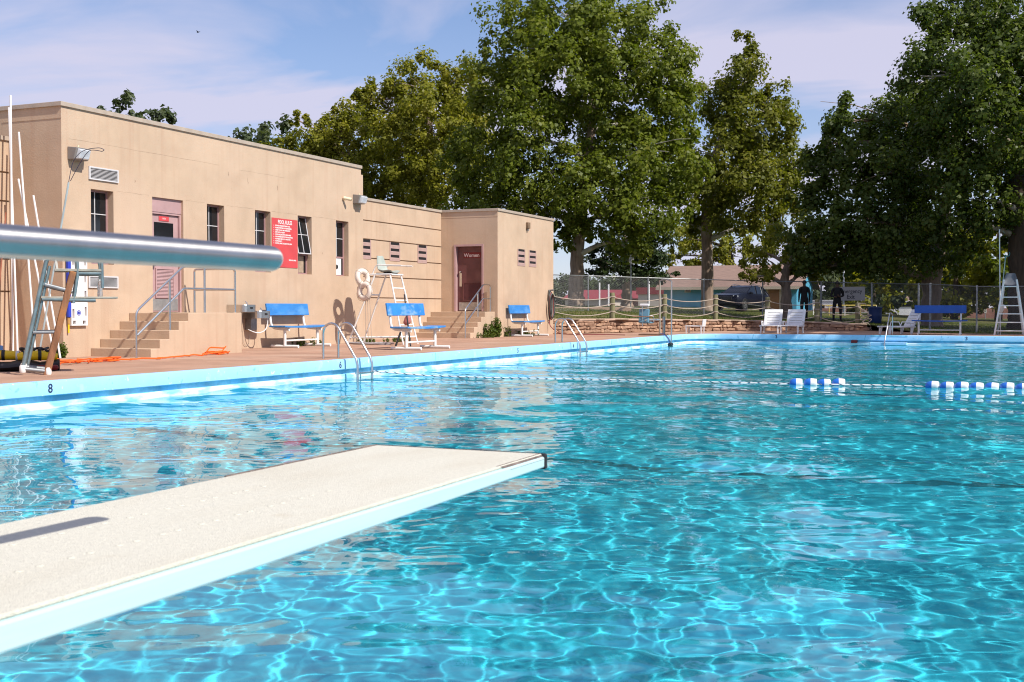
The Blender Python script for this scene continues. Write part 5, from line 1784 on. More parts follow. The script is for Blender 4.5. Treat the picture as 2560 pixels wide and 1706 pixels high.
lo = make_lounger(); lo.location = (-8.43, 42.55, 0); lo.rotation_euler = (0, 0, R(4))
lo['label'] = 'left lounger of the white pair facing the pool'
l2 = copy_tree(lo); l2.location = (-7.68, 42.6, 0); l2.rotation_euler = (0, 0, R(-2))
l2['label'] = 'right lounger of the white pair facing the pool'
l3 = copy_tree(lo); l3.location = (-4.05, 42.4, 0); l3.rotation_euler = (0, 0, R(-52))
l3['label'] = 'white lounger turned sideways beside the dark blue bench'
t = thing('plastic_chair', 'low white plastic chair beside the pool lift', 'chair', (-10.8, 40.6, 0))
B().box(-11.25, -10.62, 41.2, 41.65, .24, .275).out('seat', white_pl, t, bevel=.01)
for (x, y) in ((-11.2, 41.24), (-11.2, 41.6), (-10.66, 41.24), (-10.66, 41.6)):
    B().loft([[(x - .03, y - .03, .25), (x + .03, y - .03, .25), (x + .03, y + .03, .25), (x - .03, y + .03, .25)], [(x - .018, y - .018, 0), (x + .018, y - .018, 0), (x + .018, y + .018, 0), (x - .018, y + .018, 0)]]).out('leg', white_pl, t)
B().obox((-10.60, 41.42, .37), .04, .42, .26, Matrix.Rotation(R(8), 3, 'Y')).out('backrest', white_pl, t, bevel=.01)

# ================================================================== POOL LIFT
t = thing('pool_lift', 'pool lift with blue grey seat and tall posts at the pool corner', 'pool lift', (-11.1, 37.5, 0))
B().tube([(-11.2, 37.9, 0), (-11.2, 37.9, 1.82)], .032, 12).out('mast', mat('tan_lift_post', (.40, .33, .26), .5, .3), t, smooth=True)
B().tube([(-11.0, 37.7, .0), (-11.0, 37.7, .62)], .05, 12).out('sleeve', steel_dull, t, smooth=True)
B().tube([(-10.72, 37.62, -1.0), (-10.72, 37.62, 1.78)], .026, 12).out('water_post', steel, t, smooth=True)
B().tube(bend([(-11.2, 37.9, 1.80), (-10.95, 37.75, 1.86), (-10.72, 37.62, 1.78)], .1), .022, 10).out('cross_arm', steel_dull, t, smooth=True)
B().tube([(-11.2, 37.9, .52), (-11.55, 37.4, .50)], .025, 10).out('seat_arm', steel, t, smooth=True)
rot = Matrix.Rotation(R(-10), 3, 'X')
B().obox((-11.62, 37.50, .64), .36, .06, .46, rot).out('seat_back', lift_blue, t, bevel=.04)
B().obox((-11.58, 37.70, .42), .38, .36, .06).out('seat_pan', lift_blue, t, bevel=.03)
for s_ in (-.19, .19):
    B().tube(bend([(-11.6 + s_, 37.5, .66), (-11.58 + s_, 37.66, .64), (-11.57 + s_, 37.8, .62), (-11.57 + s_, 37.82, .44)], .05), .014, 8).out('armrest', white_p, t, smooth=True)
B().tube([(-11.66, 37.46, .30), (-11.66, 37.44, .96)], .014, 8).out('head_post', steel, t, smooth=True)
B().obox((-11.6, 37.47, 1.0), .32, .07, .09).out('head_rest', white_pl, t, bevel=.03)
B().tube([(-11.95, 37.3, .62), (-11.3, 37.5, .62)], .012, 8).out('bar', rust_wood, t)
B().box(-11.75, -10.85, 37.3, 37.75, .001, .055).out('base_plate', mat('rust_base', (.20, .12, .08), .7, var=.2), t, bevel=.01)
t = thing('floating_pump', 'small black and red device hung in the pool by the lift', 'pump', (-10.62, 37.2, -.3))
B().tube([(-10.60, 36.95, -.28), (-10.60, 37.25, -.28)], .055, 12).out('housing', black_p, t, smooth=True)
B().tube([(-10.60, 37.25, -.28), (-10.60, 37.36, -.28)], [.056, .02], 12).out('nose_cap', stop_red, t, smooth=True)
for k in range(3):
    B().tube(bend([(-10.60, 37.0 + .06 * k, -.24), (-10.66, 37.0 + .08 * k, -.10), (-10.78, 36.95 + .08 * k, .06), (-11.0, 37.3, .07)], .1), .008, 6).out('cable', (black_p if k else royal), t, smooth=True)

# ================================================================== FAR LIFEGUARD CHAIR, POLES
fc = thing('lifeguard_chair', 'tall white ladder lifeguard chair at the far right edge', 'lifeguard chair', (-.53, 42.3, 0))
for s_ in (-1, 1):
    B().tube([(-.53 + s_ * .19, 42.25, 1.84), (-.53 + s_ * .47, 42.05, 0)], .03, 10).out('front_leg', white_p, fc, smooth=True)
    B().tube([(-.53 + s_ * .19, 42.55, 1.62), (-.53 + s_ * .40, 43.3, 0)], .026, 10).out('rear_leg', white_p, fc, smooth=True)
    B().tube([(-.53 + s_ * .20, 42.2, 1.62), (-.53 + s_ * .20, 42.62, 1.62)], .024, 8).out('seat_rail', white_p, fc, smooth=True)
for z in (1.61, 1.26, .98, .71, .43, .15):
    k = (1.84 - z) / 1.84
    B().obox((-.53, 42.25 - .2 * k, z), .38 + .56 * k, .05, .035).out('rung', white_p, fc, bevel=.008)
seat = seat_shell(B(), (0, 0, 0), .44, grp).out('seat', mat('dark_grey_fibreglass', (.13, .14, .16), .45), fc, smooth=True)
seat.location = Vector((-.53, 42.45, 1.64)) - wl(fc); seat.rotation_euler = (0, 0, R(-90))
seat.data.transform(Matrix.Translation(wl(fc)))
t = thing('rescue_float', 'white rescue float hanging behind the far lifeguard chair', 'float', (-.83, 42.7, .9))
B().tube([(-.84, 42.7, 1.12), (-.82, 42.7, 1.0), (-.81, 42.7, .85), (-.83, 42.7, .70)], [.03, .085, .09, .03], 12).out('foam', ring_m, t, smooth=True)
B().tube(bend([(-.83, 42.7, .70), (-.86, 42.7, .4), (-.82, 42.72, .05)], .1), .009, 6).out('line', rope_m, t, smooth=True)
t = thing('pole', 'long white pole standing behind the far lifeguard chair', 'pole', (-.86, 43.0, 0))
B().tube([(-.83, 42.95, 0), (-.89, 42.6, 3.52)], .017, 8).out('shaft', pw_, t, smooth=True)
t = thing('shepherd_crook', 'green tipped rescue hook leaning on the far lifeguard chair', 'pole', (-.8, 42.9, 0), 'shepherd crooks')
B().tube([(-.92, 42.9, 0), (-.70, 42.55, 2.52)], .016, 8).out('shaft', mat('greenish_pole', (.36, .44, .40), .4, .3), t, smooth=True)
B().tube(arc((-.645, 42.52, 2.70), .085, R(200), R(400), 14, (1, 0, 0), (0, 0, 1)), .010, 6).out('hook', mat('teal_hook', (.05, .22, .22), .4), t, smooth=True)
B().tube([(-.70, 42.55, 2.5), (-.70, 42.54, 2.64)], .02, 8).out('socket', mat('teal_hook', (.05, .22, .22), .4), t, smooth=True)
# grab rail at the far steps
t = thing('grab_rail', 'bent steel grab rail at the far pool steps', 'handrail', (-4.2, 40.9, 0))
B().tube(bend([(-4.33, 40.45, -.6), (-4.30, 40.5, -.16), (-4.22, 41.25, .76), (-4.17, 41.6, .70), (-4.17, 41.62, 0)], .12, 6), .02, 10).out('tube', steel, t, smooth=True)
# blue bin
t = thing('trash_barrel', 'dark blue barrel bin by the fence gate', 'bin', (-6.1, 53.6, .25))
B().lathe([(.24, 0), (.27, .05), (.28, .3), (.285, .33), (.28, .36), (.29, .62), (.30, .66)], (-6.1, 53.6, lawn_z(-6.1, 53.6)), 20).out('barrel', bin_blue, t, smooth=True)
B().lathe([(.31, .655), (.31, .69), (.2, .72)], (-6.1, 53.6, lawn_z(-6.1, 53.6)), 20).out('lid', bin_blue, t, smooth=True)
t = thing('rope_heap', 'tangled rope hanging on the end post of the rope barrier', 'rope', (-6.0, 49.3, 0))
rr = random.Random(8)
pts = [(-6.15 + .2 * math.cos(i * 1.1) + rr.uniform(-.05, .05) + .3 * i / 40, 49.45 - .3 * i / 40, 1.0 - .9 * i / 40 + .15 * math.sin(i * .9)) for i in range(40)]
B().tube(bend(pts, .05, 3), .016, 6).out('tangle', rope_m, t, smooth=True)

# ================================================================== SIGNS, POLES, FAR BUILDINGS
t = thing('stop_sign', 'red octagonal STOP sign on a post beyond the fence', 'sign', (-2.96, 97, 0))
oct_ = [(-2.96 + .40 * math.cos(R(22.5 + 45 * k)), 1.62 + .40 * math.sin(R(22.5 + 45 * k))) for k in range(8)]
B().prism(oct_, 'y', 96.95, 96.98).out('border', white_ink, t)
B().prism([(-2.96 + (p[0] + 2.96) * .92, 1.62 + (p[1] - 1.62) * .92) for p in oct_], 'y', 96.94, 96.949).out('face', stop_red, t)
text('STOP', (-2.96, 96.938, 1.62), .30, white_ink, t, FACE_NY, sx=.9, bold=.006)
B().tube([(-2.96, 97.0, -.3), (-2.96, 97.0, 1.9)], .035, 8).out('post', steel_dull, t)
B().box(-3.06, -2.86, 96.96, 96.99, .55, .85).out('marker_plate', white_ink, t)
t = thing('road_sign', 'small white sign seen from behind on a grey post above the fence', 'sign', (-18.52, 57.5, 1))
B().tube([(-18.52, 57.5, lawn_z(-18.5, 57.5) - .2), (-18.52, 57.5, 3.60)], .03, 8).out('post', steel_dull, t)
B().obox((-18.52, 57.56, 3.39), .26, .015, .48).out('plate', white_pl, t, bevel=.004)
t = thing('utility_pole', 'brown timber utility pole beyond the right trees', 'pole', (-2.1, 97.4, 0))
B().tube([(-2.1, 97.4, -.3), (-2.12, 97.4, 6.6)], [.14, .11], 12).out('shaft', pole_wood, t, smooth=True)
B().box(-2.35, -1.85, 97.25, 97.3, 5.2, 5.32).out('bracket', black_p, t)


def far_house(name, label, cat, x0, x1, y0, y1, zb, zt, wm_, roof=None, rz_=1.0, wins=()):
    t = thing(name, label, cat, ((x0 + x1) / 2, (y0 + y1) / 2, zb))
    B().box(x0, x1, y0, y1, zb, zt).out('wall', wm_, t)
    if roof:
        ym = (y0 + y1) / 2
        B().prism([(y0 - .4, zt + .003), (y1 + .4, zt + .003), (ym, zt + rz_)], 'x', x0 - .5, x1 + .5).out('roof', roof, t)
    else:
        B().box(x0 - .1, x1 + .1, y0 - .1, y1 + .1, zt + .001, zt + .15).out('roof', wm_, t)
    for (wx, wz, ww, wh) in wins:
        f_ = B().box(wx, wx + ww, y0 - .06, y0 - .004, wz, wz + wh).out('window', trim_m, t)
        B().box(wx + .08, wx + ww - .08, y0 - .08, y0 - .062, wz + .08, wz + wh - .08).out('pane', car_glass, f_)
    return t


far_house('red_roof_building', 'long low red roofed building left of the cedar', 'building', -61.5, -54.5, 160, 170, -.5, 2.3, beige_w, red_roof, 1.4)
far_house('red_roof_building', 'small red roofed building right of the cedar trunk', 'building', -50.5, -47.6, 153, 160, -.5, 2.3, brick_far, red_roof, 1.1)
s1 = far_house('grandstand', 'cream stand with a red top band beside the blue house', 'building', -45.4, -41.0, 144, 150, -.5, 2.7, beige_w)
B().box(-45.6, -40.8, 143.8, 144.3, 2.72, 3.6).out('red_band', red_roof, s1)
far_house('cream_tower', 'pale square building rising behind the blue house roof', 'building', -43.3, -39.5, 151, 158, -.5, 5.6, beige_w)
far_house('white_building', 'long white building with dark windows behind the exit sign', 'building', -24.6, -19.6, 175, 182, -.4, 2.35, white_w, None, 1, ((-23.9, .7, 1.5, 1.1), (-22.2, .9, 1.4, .9)))
far_house('white_building', 'low white shed left of the standing people', 'building', -30.5, -25.6, 184, 190, -.4, 2.1, white_w, None, 1, ((-29.5, .6, 1.2, .9),))
far_house('tan_building', 'low tan house behind the lounger seen through the trees', 'building', -19.0, -13.5, 180, 188, -.4, 1.6, beige_w, roof_m, 1.2)
t = thing('field_wall', 'long dark red brick wall across the field behind the gate', 'wall', (-12, 124, 0))
B().prism([(-24, 121.5), (2, 128), (2, 128.4), (-24, 121.9)], 'z', -.4, .95).out('wall', brick_far, t)
t = thing('parked_van', 'small white vehicle parked far behind the lounger', 'car', (-10.5, 115.5, 0))
rings = []
for (x, zl, zt_, hw) in ((-12.2, .35, .8, .7), (-11.7, .3, 1.0, .85), (-11.2, .3, 1.55, .85), (-10.2, .3, 1.65, .85), (-9.4, .3, 1.5, .85), (-9.0, .3, 1.0, .8), (-8.8, .4, .9, .7)):
    rings.append([(x, 115.5 - hw, zl), (x, 115.5 + hw, zl), (x, 115.5 + hw * .85, zt_), (x, 115.5 - hw * .85, zt_)])
B().loft(rings).out('body', white_pl, t, smooth=True, angle=40)
for x in (-11.4, -9.5):
    B().tube([(x, 114.6, .3), (x, 116.4, .3)], .32, 14).out('wheel', tyre_m, t)
B().box(-11.0, -9.5, 114.66, 114.70, 1.1, 1.45).out('window', car_glass, t)
t = thing('pipe_rail', 'yellow pipe rail in the field behind the gate', 'rail', (-10, 77.5, 0))
B().tube([(-12.5, 76.5, 1.1), (-8.8, 77.9, 1.1)], .035, 8).out('top_pipe', yellow_pipe, t)
B().tube([(-12.5, 76.5, .62), (-8.8, 77.9, .62)], .025, 8).out('lower_pipe', steel_dull, t)
for k in range(5):
    x = -12.5 + k * .925; y = 76.5 + k * .35
    B().tube([(x, y, -.2), (x, y, 1.1)], .03, 8).out('post', yellow_pipe if k % 2 else white_p, t)
for i, (x, y, h_, lab) in enumerate(((-46.6, 132.6, 4.0, 'thin pale light pole left of the timber rope post'), (-45.6, 133.0, 3.8, 'second thin pale pole beside the far red roof'), (-41.2, 134.9, 5.6, 'white pole standing before the red topped stand'), (-8.2, 100, 6.5, 'white metal pole in the field behind the blue bin'), (-13.2, 95, 5.2, 'pale field pole between the two standing people'))):
    t = thing('field_pole', lab, 'pole', (x, y, 0), 'field poles')
    B().tube([(x, y, -.4), (x, y, h_)], .10 if y > 120 else .07, 8).out('shaft', white_pl, t, smooth=True)
t = thing('bird', 'tiny dark bird flying high over the building', 'bird', (-38.8, 48.95, 14.94))
b = B()
b.lathe([(.003, -.09), (.025, -.035), (.028, .015), (.012, .07), (.003, .11)], (-38.8, 48.95, 14.94), 8, Matrix.Rotation(R(80), 3, 'Y'))
b.out('body', hair_m, t, smooth=True)
for s_ in (-1, 1):
    B().add([(-38.83, 48.95, 14.945), (-38.76, 48.95, 14.945), (-38.76, 48.95 + s_ * .15, 14.99), (-38.81, 48.95 + s_ * .16, 14.98), (-38.83, 48.95, 14.953), (-38.76, 48.95, 14.953)], [(0, 1, 2, 3), (4, 5, 2, 3), (0, 4, 3), (1, 5, 2)]).out('wing', hair_m, t)

# ================================================================== TREES
TREES = {}
TREES['A'] = ([(-20.35, 54.43, 0.97, 0.472), (-20.34, 54.45, 1.52, 0.374), (-20.32, 54.52, 3.48, 0.334), (-20.21, 54.61, 5.06, 0.295), (-20.02, 54.76, 7.22, 0.236), (-19.76, 54.94, 9.58, 0.197), (-19.75, 55.02, 12.13, 0.138), (-19.95, 55.0, 14.49, 0.079)],
    [(-21.23, 54.48, 15.47, 2.95, 2.16), (-19.38, 56.35, 14.52, 2.75, 2.36), (-22.61, 52.72, 13.48, 2.16, 1.77), (-16.87, 56.3, 12.92, 1.87, 1.47), (-20.63, 52.45, 11.93, 3.15, 2.16), (-17.98, 54.68, 11.36, 3.34, 2.36), (-23.7, 53.27, 11.35, 1.77, 1.77), (-16.3, 56.47, 10.17, 1.77, 1.97), (-22.17, 51.69, 9.09, 2.56, 1.97), (-20.74, 57.8, 10.03, 2.36, 1.77), (-16.94, 53.95, 8.14, 2.95, 1.97), (-24.99, 53.7, 7.93, 2.16, 2.16), (-21.83, 52.86, 6.72, 2.56, 1.57), (-16.19, 57.53, 7.53, 1.57, 1.57), (-18.67, 52.05, 6.33, 2.36, 1.38), (-16.91, 53.89, 5.67, 2.16, 1.38), (-23.82, 53.06, 5.84, 2.16, 0.98), (-20.04, 52.5, 4.91, 1.18, 1.18), (-17.91, 54.5, 4.21, 1.38, 0.79), (-20.92, 53.19, 4.4, 0.59, 0.98)])
TREES['E'] = ([(-33.13, 64.25, 5.09, 0.488), (-33.27, 64.27, 8.02, 0.366), (-33.53, 64.25, 10.95, 0.244), (-33.67, 64.27, 13.63, 0.146)],
    [(-31.89, 65.07, 14.48, 1.83, 1.83), (-34.13, 64.09, 14.48, 1.95, 1.83), (-35.9, 63.28, 13.14, 1.83, 1.83), (-32.5, 62.54, 11.62, 2.68, 2.2), (-31.64, 65.1, 11.68, 1.95, 2.2), (-37.25, 62.7, 13.63, 0.68, 1.1), (-31.6, 62.85, 9.01, 2.93, 2.2), (-34.71, 62.62, 10.33, 2.44, 2.2)])
TREES['E2'] = ([(-39.93, 65.65, 5.33, 0.464), (-40.01, 65.71, 8.42, 0.309), (-40.1, 65.73, 10.48, 0.206)],
    [(-39.76, 65.91, 11.51, 2.45, 2.06), (-41.89, 64.98, 11.51, 1.93, 1.42), (-43.2, 64.45, 13.05, 0.62, 0.67), (-42.82, 64.54, 10.48, 1.8, 1.55), (-38.52, 65.3, 9.59, 2.83, 2.06), (-36.64, 66.09, 8.57, 2.58, 1.55), (-40.72, 65.53, 12.79, 1.16, 1.16), (-44.47, 63.83, 10.6, 1.55, 0.77)])
TREES['Bt'] = ([(-15.87, 62.93, 0.83, 0.412), (-15.92, 62.93, 1.59, 0.325), (-15.96, 62.98, 3.75, 0.304), (-16.04, 63.01, 5.92, 0.282), (-15.87, 63.15, 8.31, 0.217), (-15.2, 63.52, 10.69, 0.174), (-14.43, 63.92, 12.86, 0.108)],
    [(-14.21, 64.06, 14.6, 0.98, 1.08), (-14.33, 63.97, 13.08, 1.63, 1.3), (-15.61, 63.37, 12.0, 1.52, 1.3), (-12.83, 64.6, 12.21, 1.08, 0.98), (-12.13, 64.88, 11.56, 0.76, 0.76), (-13.6, 63.13, 10.75, 2.39, 1.74), (-15.15, 62.41, 9.26, 2.39, 1.74), (-12.6, 64.6, 8.96, 1.74, 1.74), (-13.35, 62.05, 7.66, 2.39, 1.52), (-15.71, 62.1, 7.12, 1.95, 1.3), (-11.59, 64.99, 7.22, 1.08, 1.3), (-14.52, 62.58, 5.84, 1.95, 1.08), (-11.97, 63.68, 5.42, 1.3, 1.3), (-16.93, 62.61, 5.49, 0.87, 0.76)])
TREES['C1'] = ([(-4.04, 57.16, 0.1, 0.549), (-4.05, 57.18, 0.92, 0.439), (-4.03, 57.23, 2.21, 0.403), (-3.8, 57.39, 4.04, 0.348), (-3.4, 57.62, 6.23, 0.275), (-3.09, 57.83, 8.61, 0.201), (-2.95, 57.97, 11.35, 0.128)],
    [(-7.46, 55.95, 9.53, 1.28, 1.01), (-5.95, 56.6, 9.34, 1.65, 1.28), (-8.46, 55.48, 8.43, 0.92, 0.82), (-7.77, 55.74, 7.33, 1.65, 1.28), (-6.03, 54.31, 6.91, 2.01, 1.65), (-8.94, 55.22, 6.96, 0.73, 0.92), (-8.59, 55.32, 5.13, 1.65, 1.28), (-6.49, 54.04, 4.62, 2.2, 1.46), (-7.9, 55.57, 3.5, 1.83, 1.0), (-5.34, 54.5, 3.3, 2.01, 1.0), (-9.24, 54.99, 3.67, 1.1, 0.92), (-9.57, 54.82, 2.75, 0.8, 0.4), (-7.25, 55.9, 2.85, 1.4, 0.4), (-5.07, 56.86, 5.13, 1.65, 1.46), (-4.59, 57.14, 7.33, 1.65, 1.65), (-4.78, 57.12, 9.53, 1.65, 1.46), (-3.7, 57.4, 3.3, 1.28, 0.92)])
TREES['C2'] = ([(-0.25, 53.35, -0.41, 0.565), (-0.26, 53.37, 0.75, 0.465), (-0.32, 53.41, 2.91, 0.432), (-0.37, 53.46, 5.4, 0.399), (-0.52, 53.47, 7.89, 0.332), (-0.85, 53.4, 10.38, 0.233), (-1.19, 53.33, 12.87, 0.149)],
    [(-2.69, 52.64, 11.71, 1.83, 1.49), (-3.77, 52.19, 12.71, 1.0, 1.0), (-1.49, 53.2, 13.04, 1.83, 1.66), (-4.2, 51.94, 10.55, 1.33, 1.16), (-2.27, 50.57, 9.52, 2.16, 1.66), (-3.65, 53.23, 9.05, 1.33, 1.16), (-0.84, 52.32, 10.52, 1.83, 1.83), (-1.38, 50.91, 7.93, 2.16, 1.66), (-2.64, 52.52, 6.9, 1.83, 1.49), (-0.21, 54.67, 6.85, 1.83, 1.83), (-1.83, 51.73, 5.31, 2.16, 1.33), (-2.92, 52.32, 4.41, 1.33, 1.0), (0.95, 54.24, 12.04, 2.49, 2.49), (1.6, 54.42, 8.72, 2.49, 2.16), (1.33, 54.22, 5.73, 2.16, 1.83), (-0.5, 55.56, 4.38, 1.33, 0.83)])
TREES['D'] = ([(-10.27, 55.54, 0.37, 0.317), (-10.31, 55.55, 1.49, 0.242), (-10.39, 55.54, 2.23, 0.205), (-10.18, 55.67, 3.35, 0.149), (-9.76, 55.87, 4.09, 0.093)],
    [(-11.46, 55.11, 3.54, 1.12, 0.75), (-10.63, 56.58, 4.15, 1.31, 0.84), (-9.07, 55.06, 3.3, 1.12, 0.75), (-11.24, 54.08, 2.39, 0.93, 0.37), (-9.74, 55.83, 2.42, 0.93, 0.47), (-10.95, 55.32, 2.98, 1.03, 0.65)])
TREES['H'] = ([(-23.65, 72.66, 1.51, 0.361), (-23.71, 72.67, 2.75, 0.309), (-23.79, 72.67, 4.3, 0.206), (-23.83, 72.7, 5.84, 0.103)],
    [(-23.88, 72.67, 5.58, 1.8, 1.29), (-22.46, 73.3, 5.84, 1.8, 1.16), (-24.81, 72.23, 4.3, 1.55, 1.03), (-22.85, 71.99, 4.0, 2.06, 1.16), (-21.74, 73.57, 4.3, 1.42, 0.9), (-25.51, 71.9, 3.65, 1.03, 0.72), (-24.09, 72.51, 3.27, 1.8, 0.57), (-22.32, 73.28, 3.01, 1.55, 0.46)])
TREES['G'] = ([(-24.83, 107.13, 3.54, 0.293), (-24.92, 107.16, 5.74, 0.22), (-25.88, 106.78, 7.2, 0.146)],
    [(-28.56, 105.61, 7.2, 2.01, 1.46), (-29.22, 105.28, 5.74, 1.83, 1.1), (-26.54, 106.48, 6.84, 2.2, 1.65), (-23.86, 107.66, 7.2, 2.56, 1.65), (-24.85, 107.19, 5.74, 2.2, 0.92), (-27.53, 106.0, 5.37, 1.83, 0.55)])


def leaves(rng, centers, radii, n_per, size, up=0.35, flat=1.0, out_c=None):
    """leaf faces scattered through clumps; returns vertices, quads, tint"""
    nC = len(centers)
    c = np.repeat(centers, n_per, axis=0)
    r = np.repeat(radii, n_per)
    n = len(c)
    d = rng.normal(size=(n, 3)); d /= np.linalg.norm(d, axis=1)[:, None]
    rad = rng.uniform(0, 1, n) ** 0.6
    p = c + d * (rad * r)[:, None] * np.array([1, 1, flat])
    nr = d * 0.8 + rng.normal(size=(n, 3)) * 0.5 + np.array([0, 0, up])
    if out_c is not None:
        o_ = p - out_c; o_ /= np.linalg.norm(o_, axis=1)[:, None]
        nr += o_ * 0.45
    nr /= np.linalg.norm(nr, axis=1)[:, None]
    t1 = np.cross(nr, rng.normal(size=(n, 3))); t1 /= np.linalg.norm(t1, axis=1)[:, None]
    t2 = np.cross(nr, t1)
    s = size * rng.uniform(0.6, 1.25, n)[:, None]
    fold = nr * s * 0.22
    v = np.stack([p - t1 * s * 0.5, p + t2 * s * 0.46 + fold - t1 * s * 0.06, p + t1 * s * 0.62, p - t2 * s * 0.46 + fold - t1 * s * 0.06], 1).reshape(-1, 3)
    f = np.arange(4 * n).reshape(-1, 4)
    tc_ = np.repeat(rng.uniform(0, 1, nC), n_per)
    tint = np.clip(0.22 + 0.42 * tc_ + rng.normal(0, 0.14, n), 0, 1)
    return v, f, np.repeat(tint, 4)


def limb(b, p0, p1, r0, r1, rng, n=7, wob=0.12):
    p0, p1 = Vector(p0), Vector(p1)
    ln = (p1 - p0).length
    pts, rad = [], []
    for i in range(n + 1):
        u = i / n
        p = p0.lerp(p1, u) + Vector((rng.uniform(-1, 1), rng.uniform(-1, 1), rng.uniform(-1, 1))) * (wob * ln * .12 if 0 < i < n else 0)
        p.z += ln * .06 * math.sin(u * math.pi)
        pts.append(p); rad.append(r0 + (r1 - r0) * u)
    b.tube(pts, rad, 8)
    return pts


def tree(name, label, key, leaf_m, bark, dens, size, seed, group='trees behind the pool', limb_m=None, ground=None, clump=0.62, up=0.35, per=90, back=True, flat=1.0):
    tr_, lobes = TREES[key]
    base = Vector(tr_[0][:3])
    gz_ = float(lawn_z(base.x, base.y)) if base.y < 100 else -.3
    t = thing(name, label, 'tree', (base.x, base.y, gz_), group)
    rng = np.random.default_rng(seed); rp = random.Random(seed)
    pts = [Vector(q[:3]) for q in tr_]; rad = [q[3] for q in tr_]
    if pts[0].z > gz_ + .05:
        pts = [Vector((pts[0].x, pts[0].y, gz_ - .2))] + pts; rad = [rad[0] * 1.25] + rad
    else:
        pts[0].z = gz_ - .25
    # finer trunk with slight wobble
    P, Rr = [], []
    for i in range(len(pts) - 1):
        for k in range(5):
            u = k / 5
            q = pts[i].lerp(pts[i + 1], u)
            if i or k:
                q += Vector((rp.uniform(-1, 1), rp.uniform(-1, 1), 0)) * rad[i] * .10
            P.append(q); Rr.append((rad[i] + (rad[i + 1] - rad[i]) * u) * rp.uniform(.94, 1.06))
    P.append(pts[-1]); Rr.append(rad[-1])
    B().tube(P, Rr, 14).out('trunk', bark, t, smooth=True, angle=80)
    # limbs from the trunk into each lobe
    for (lx, ly, lz, rx, ry) in lobes:
        c = Vector((lx, ly, lz))
        best = min(range(len(P)), key=lambda i: (P[i] - c).length + (1.5 * max(0, P[i].z - c.z + .5)))
        if P[best].z < gz_ + 1.2: continue
        b = B()
        r0 = max(.03, min(Rr[best] * .62, .16))
        q = limb(b, P[best], c, r0, .03, rp)
        for k in range(4):
            e_ = c + Vector((rp.gauss(0, 1), rp.gauss(0, 1), rp.gauss(0, .7))) * rx * .40
            limb(b, q[3 + k % 4], e_, .035, .010, rp, 5)
        b.out('limb', limb_m or bark, t, smooth=True, angle=80)
    # crown
    V, F, Tn, off = [], [], [], 0
    for (lx, ly, lz, rx, ry) in lobes:
        n_c = max(6, int(dens * (rx * ry) ** .9 * 3.2))
        d = rng.normal(size=(n_c, 3)); d /= np.linalg.norm(d, axis=1)[:, None]
        rr_ = rng.uniform(.25, 1.0, n_c) ** .55
        cc = np.array([lx, ly, lz]) + d * rr_[:, None] * np.array([rx, rx * .95, ry])
        if back:
            m_ = rng.random(n_c) < .18
            cc[m_, 1] += rng.uniform(.5, 1.0, m_.sum()) * rx
        # a few sprigs that break the outline
        k = max(1, n_c // 9)
        cc[:k] = np.array([lx, ly, lz]) + d[:k] * np.array([rx, rx, ry]) * rng.uniform(1.02, 1.3, k)[:, None]
        v, f, tn = leaves(rng, cc, rng.uniform(.5, 1.35, n_c) * clump * np.clip(rx / 1.6, .4, 1), per, size, up, flat, np.array([lx, ly, lz - ry * .3]))
        V.append(v); F.append(f + off); Tn.append(tn); off += len(v)
    o = mesh_np('crown', np.concatenate(V), np.concatenate(F), leaf_m, t, tint=np.concatenate(Tn))
    o['kind'] = 'stuff'
    return t


tree('sycamore_tree', 'largest sycamore with mottled pale trunk beside the bathhouse end', 'A', leaf_green, bark_b, 4.6, .18, 1, limb_m=bark_w)
tree('sycamore_tree', 'yellow green tree rising behind the middle of the bathhouse', 'E', leaf_yellow, bark_b, 4.6, .19, 2)
tree('sycamore_tree', 'lower yellow green tree behind the bathhouse roof at left', 'E2', leaf_yellow, bark_b, 4.6, .19, 3)
tree('sycamore_tree', 'sycamore with straight tan trunk standing before the blue house', 'Bt', leaf_mid, bark_b, 4.4, .18, 4, limb_m=bark_w)
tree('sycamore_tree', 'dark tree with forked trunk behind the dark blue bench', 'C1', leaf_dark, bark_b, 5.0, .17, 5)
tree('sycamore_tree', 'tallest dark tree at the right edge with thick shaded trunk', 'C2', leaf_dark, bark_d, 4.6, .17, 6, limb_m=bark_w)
tree('small_tree', 'small forked tree standing between the SUV and the people', 'D', leaf_yellow, bark_b, 2.2, .14, 7, clump=.55)
tree('cedar_tree', 'dark cedar behind the fence left of the blue house', 'H', leaf_cedar, bark_b, 4.2, .17, 8, up=.6, flat=.55)
tree('far_tree', 'light green tree behind the blue house roof', 'G', leaf_yellow, bark_d, 1.8, .24, 9)

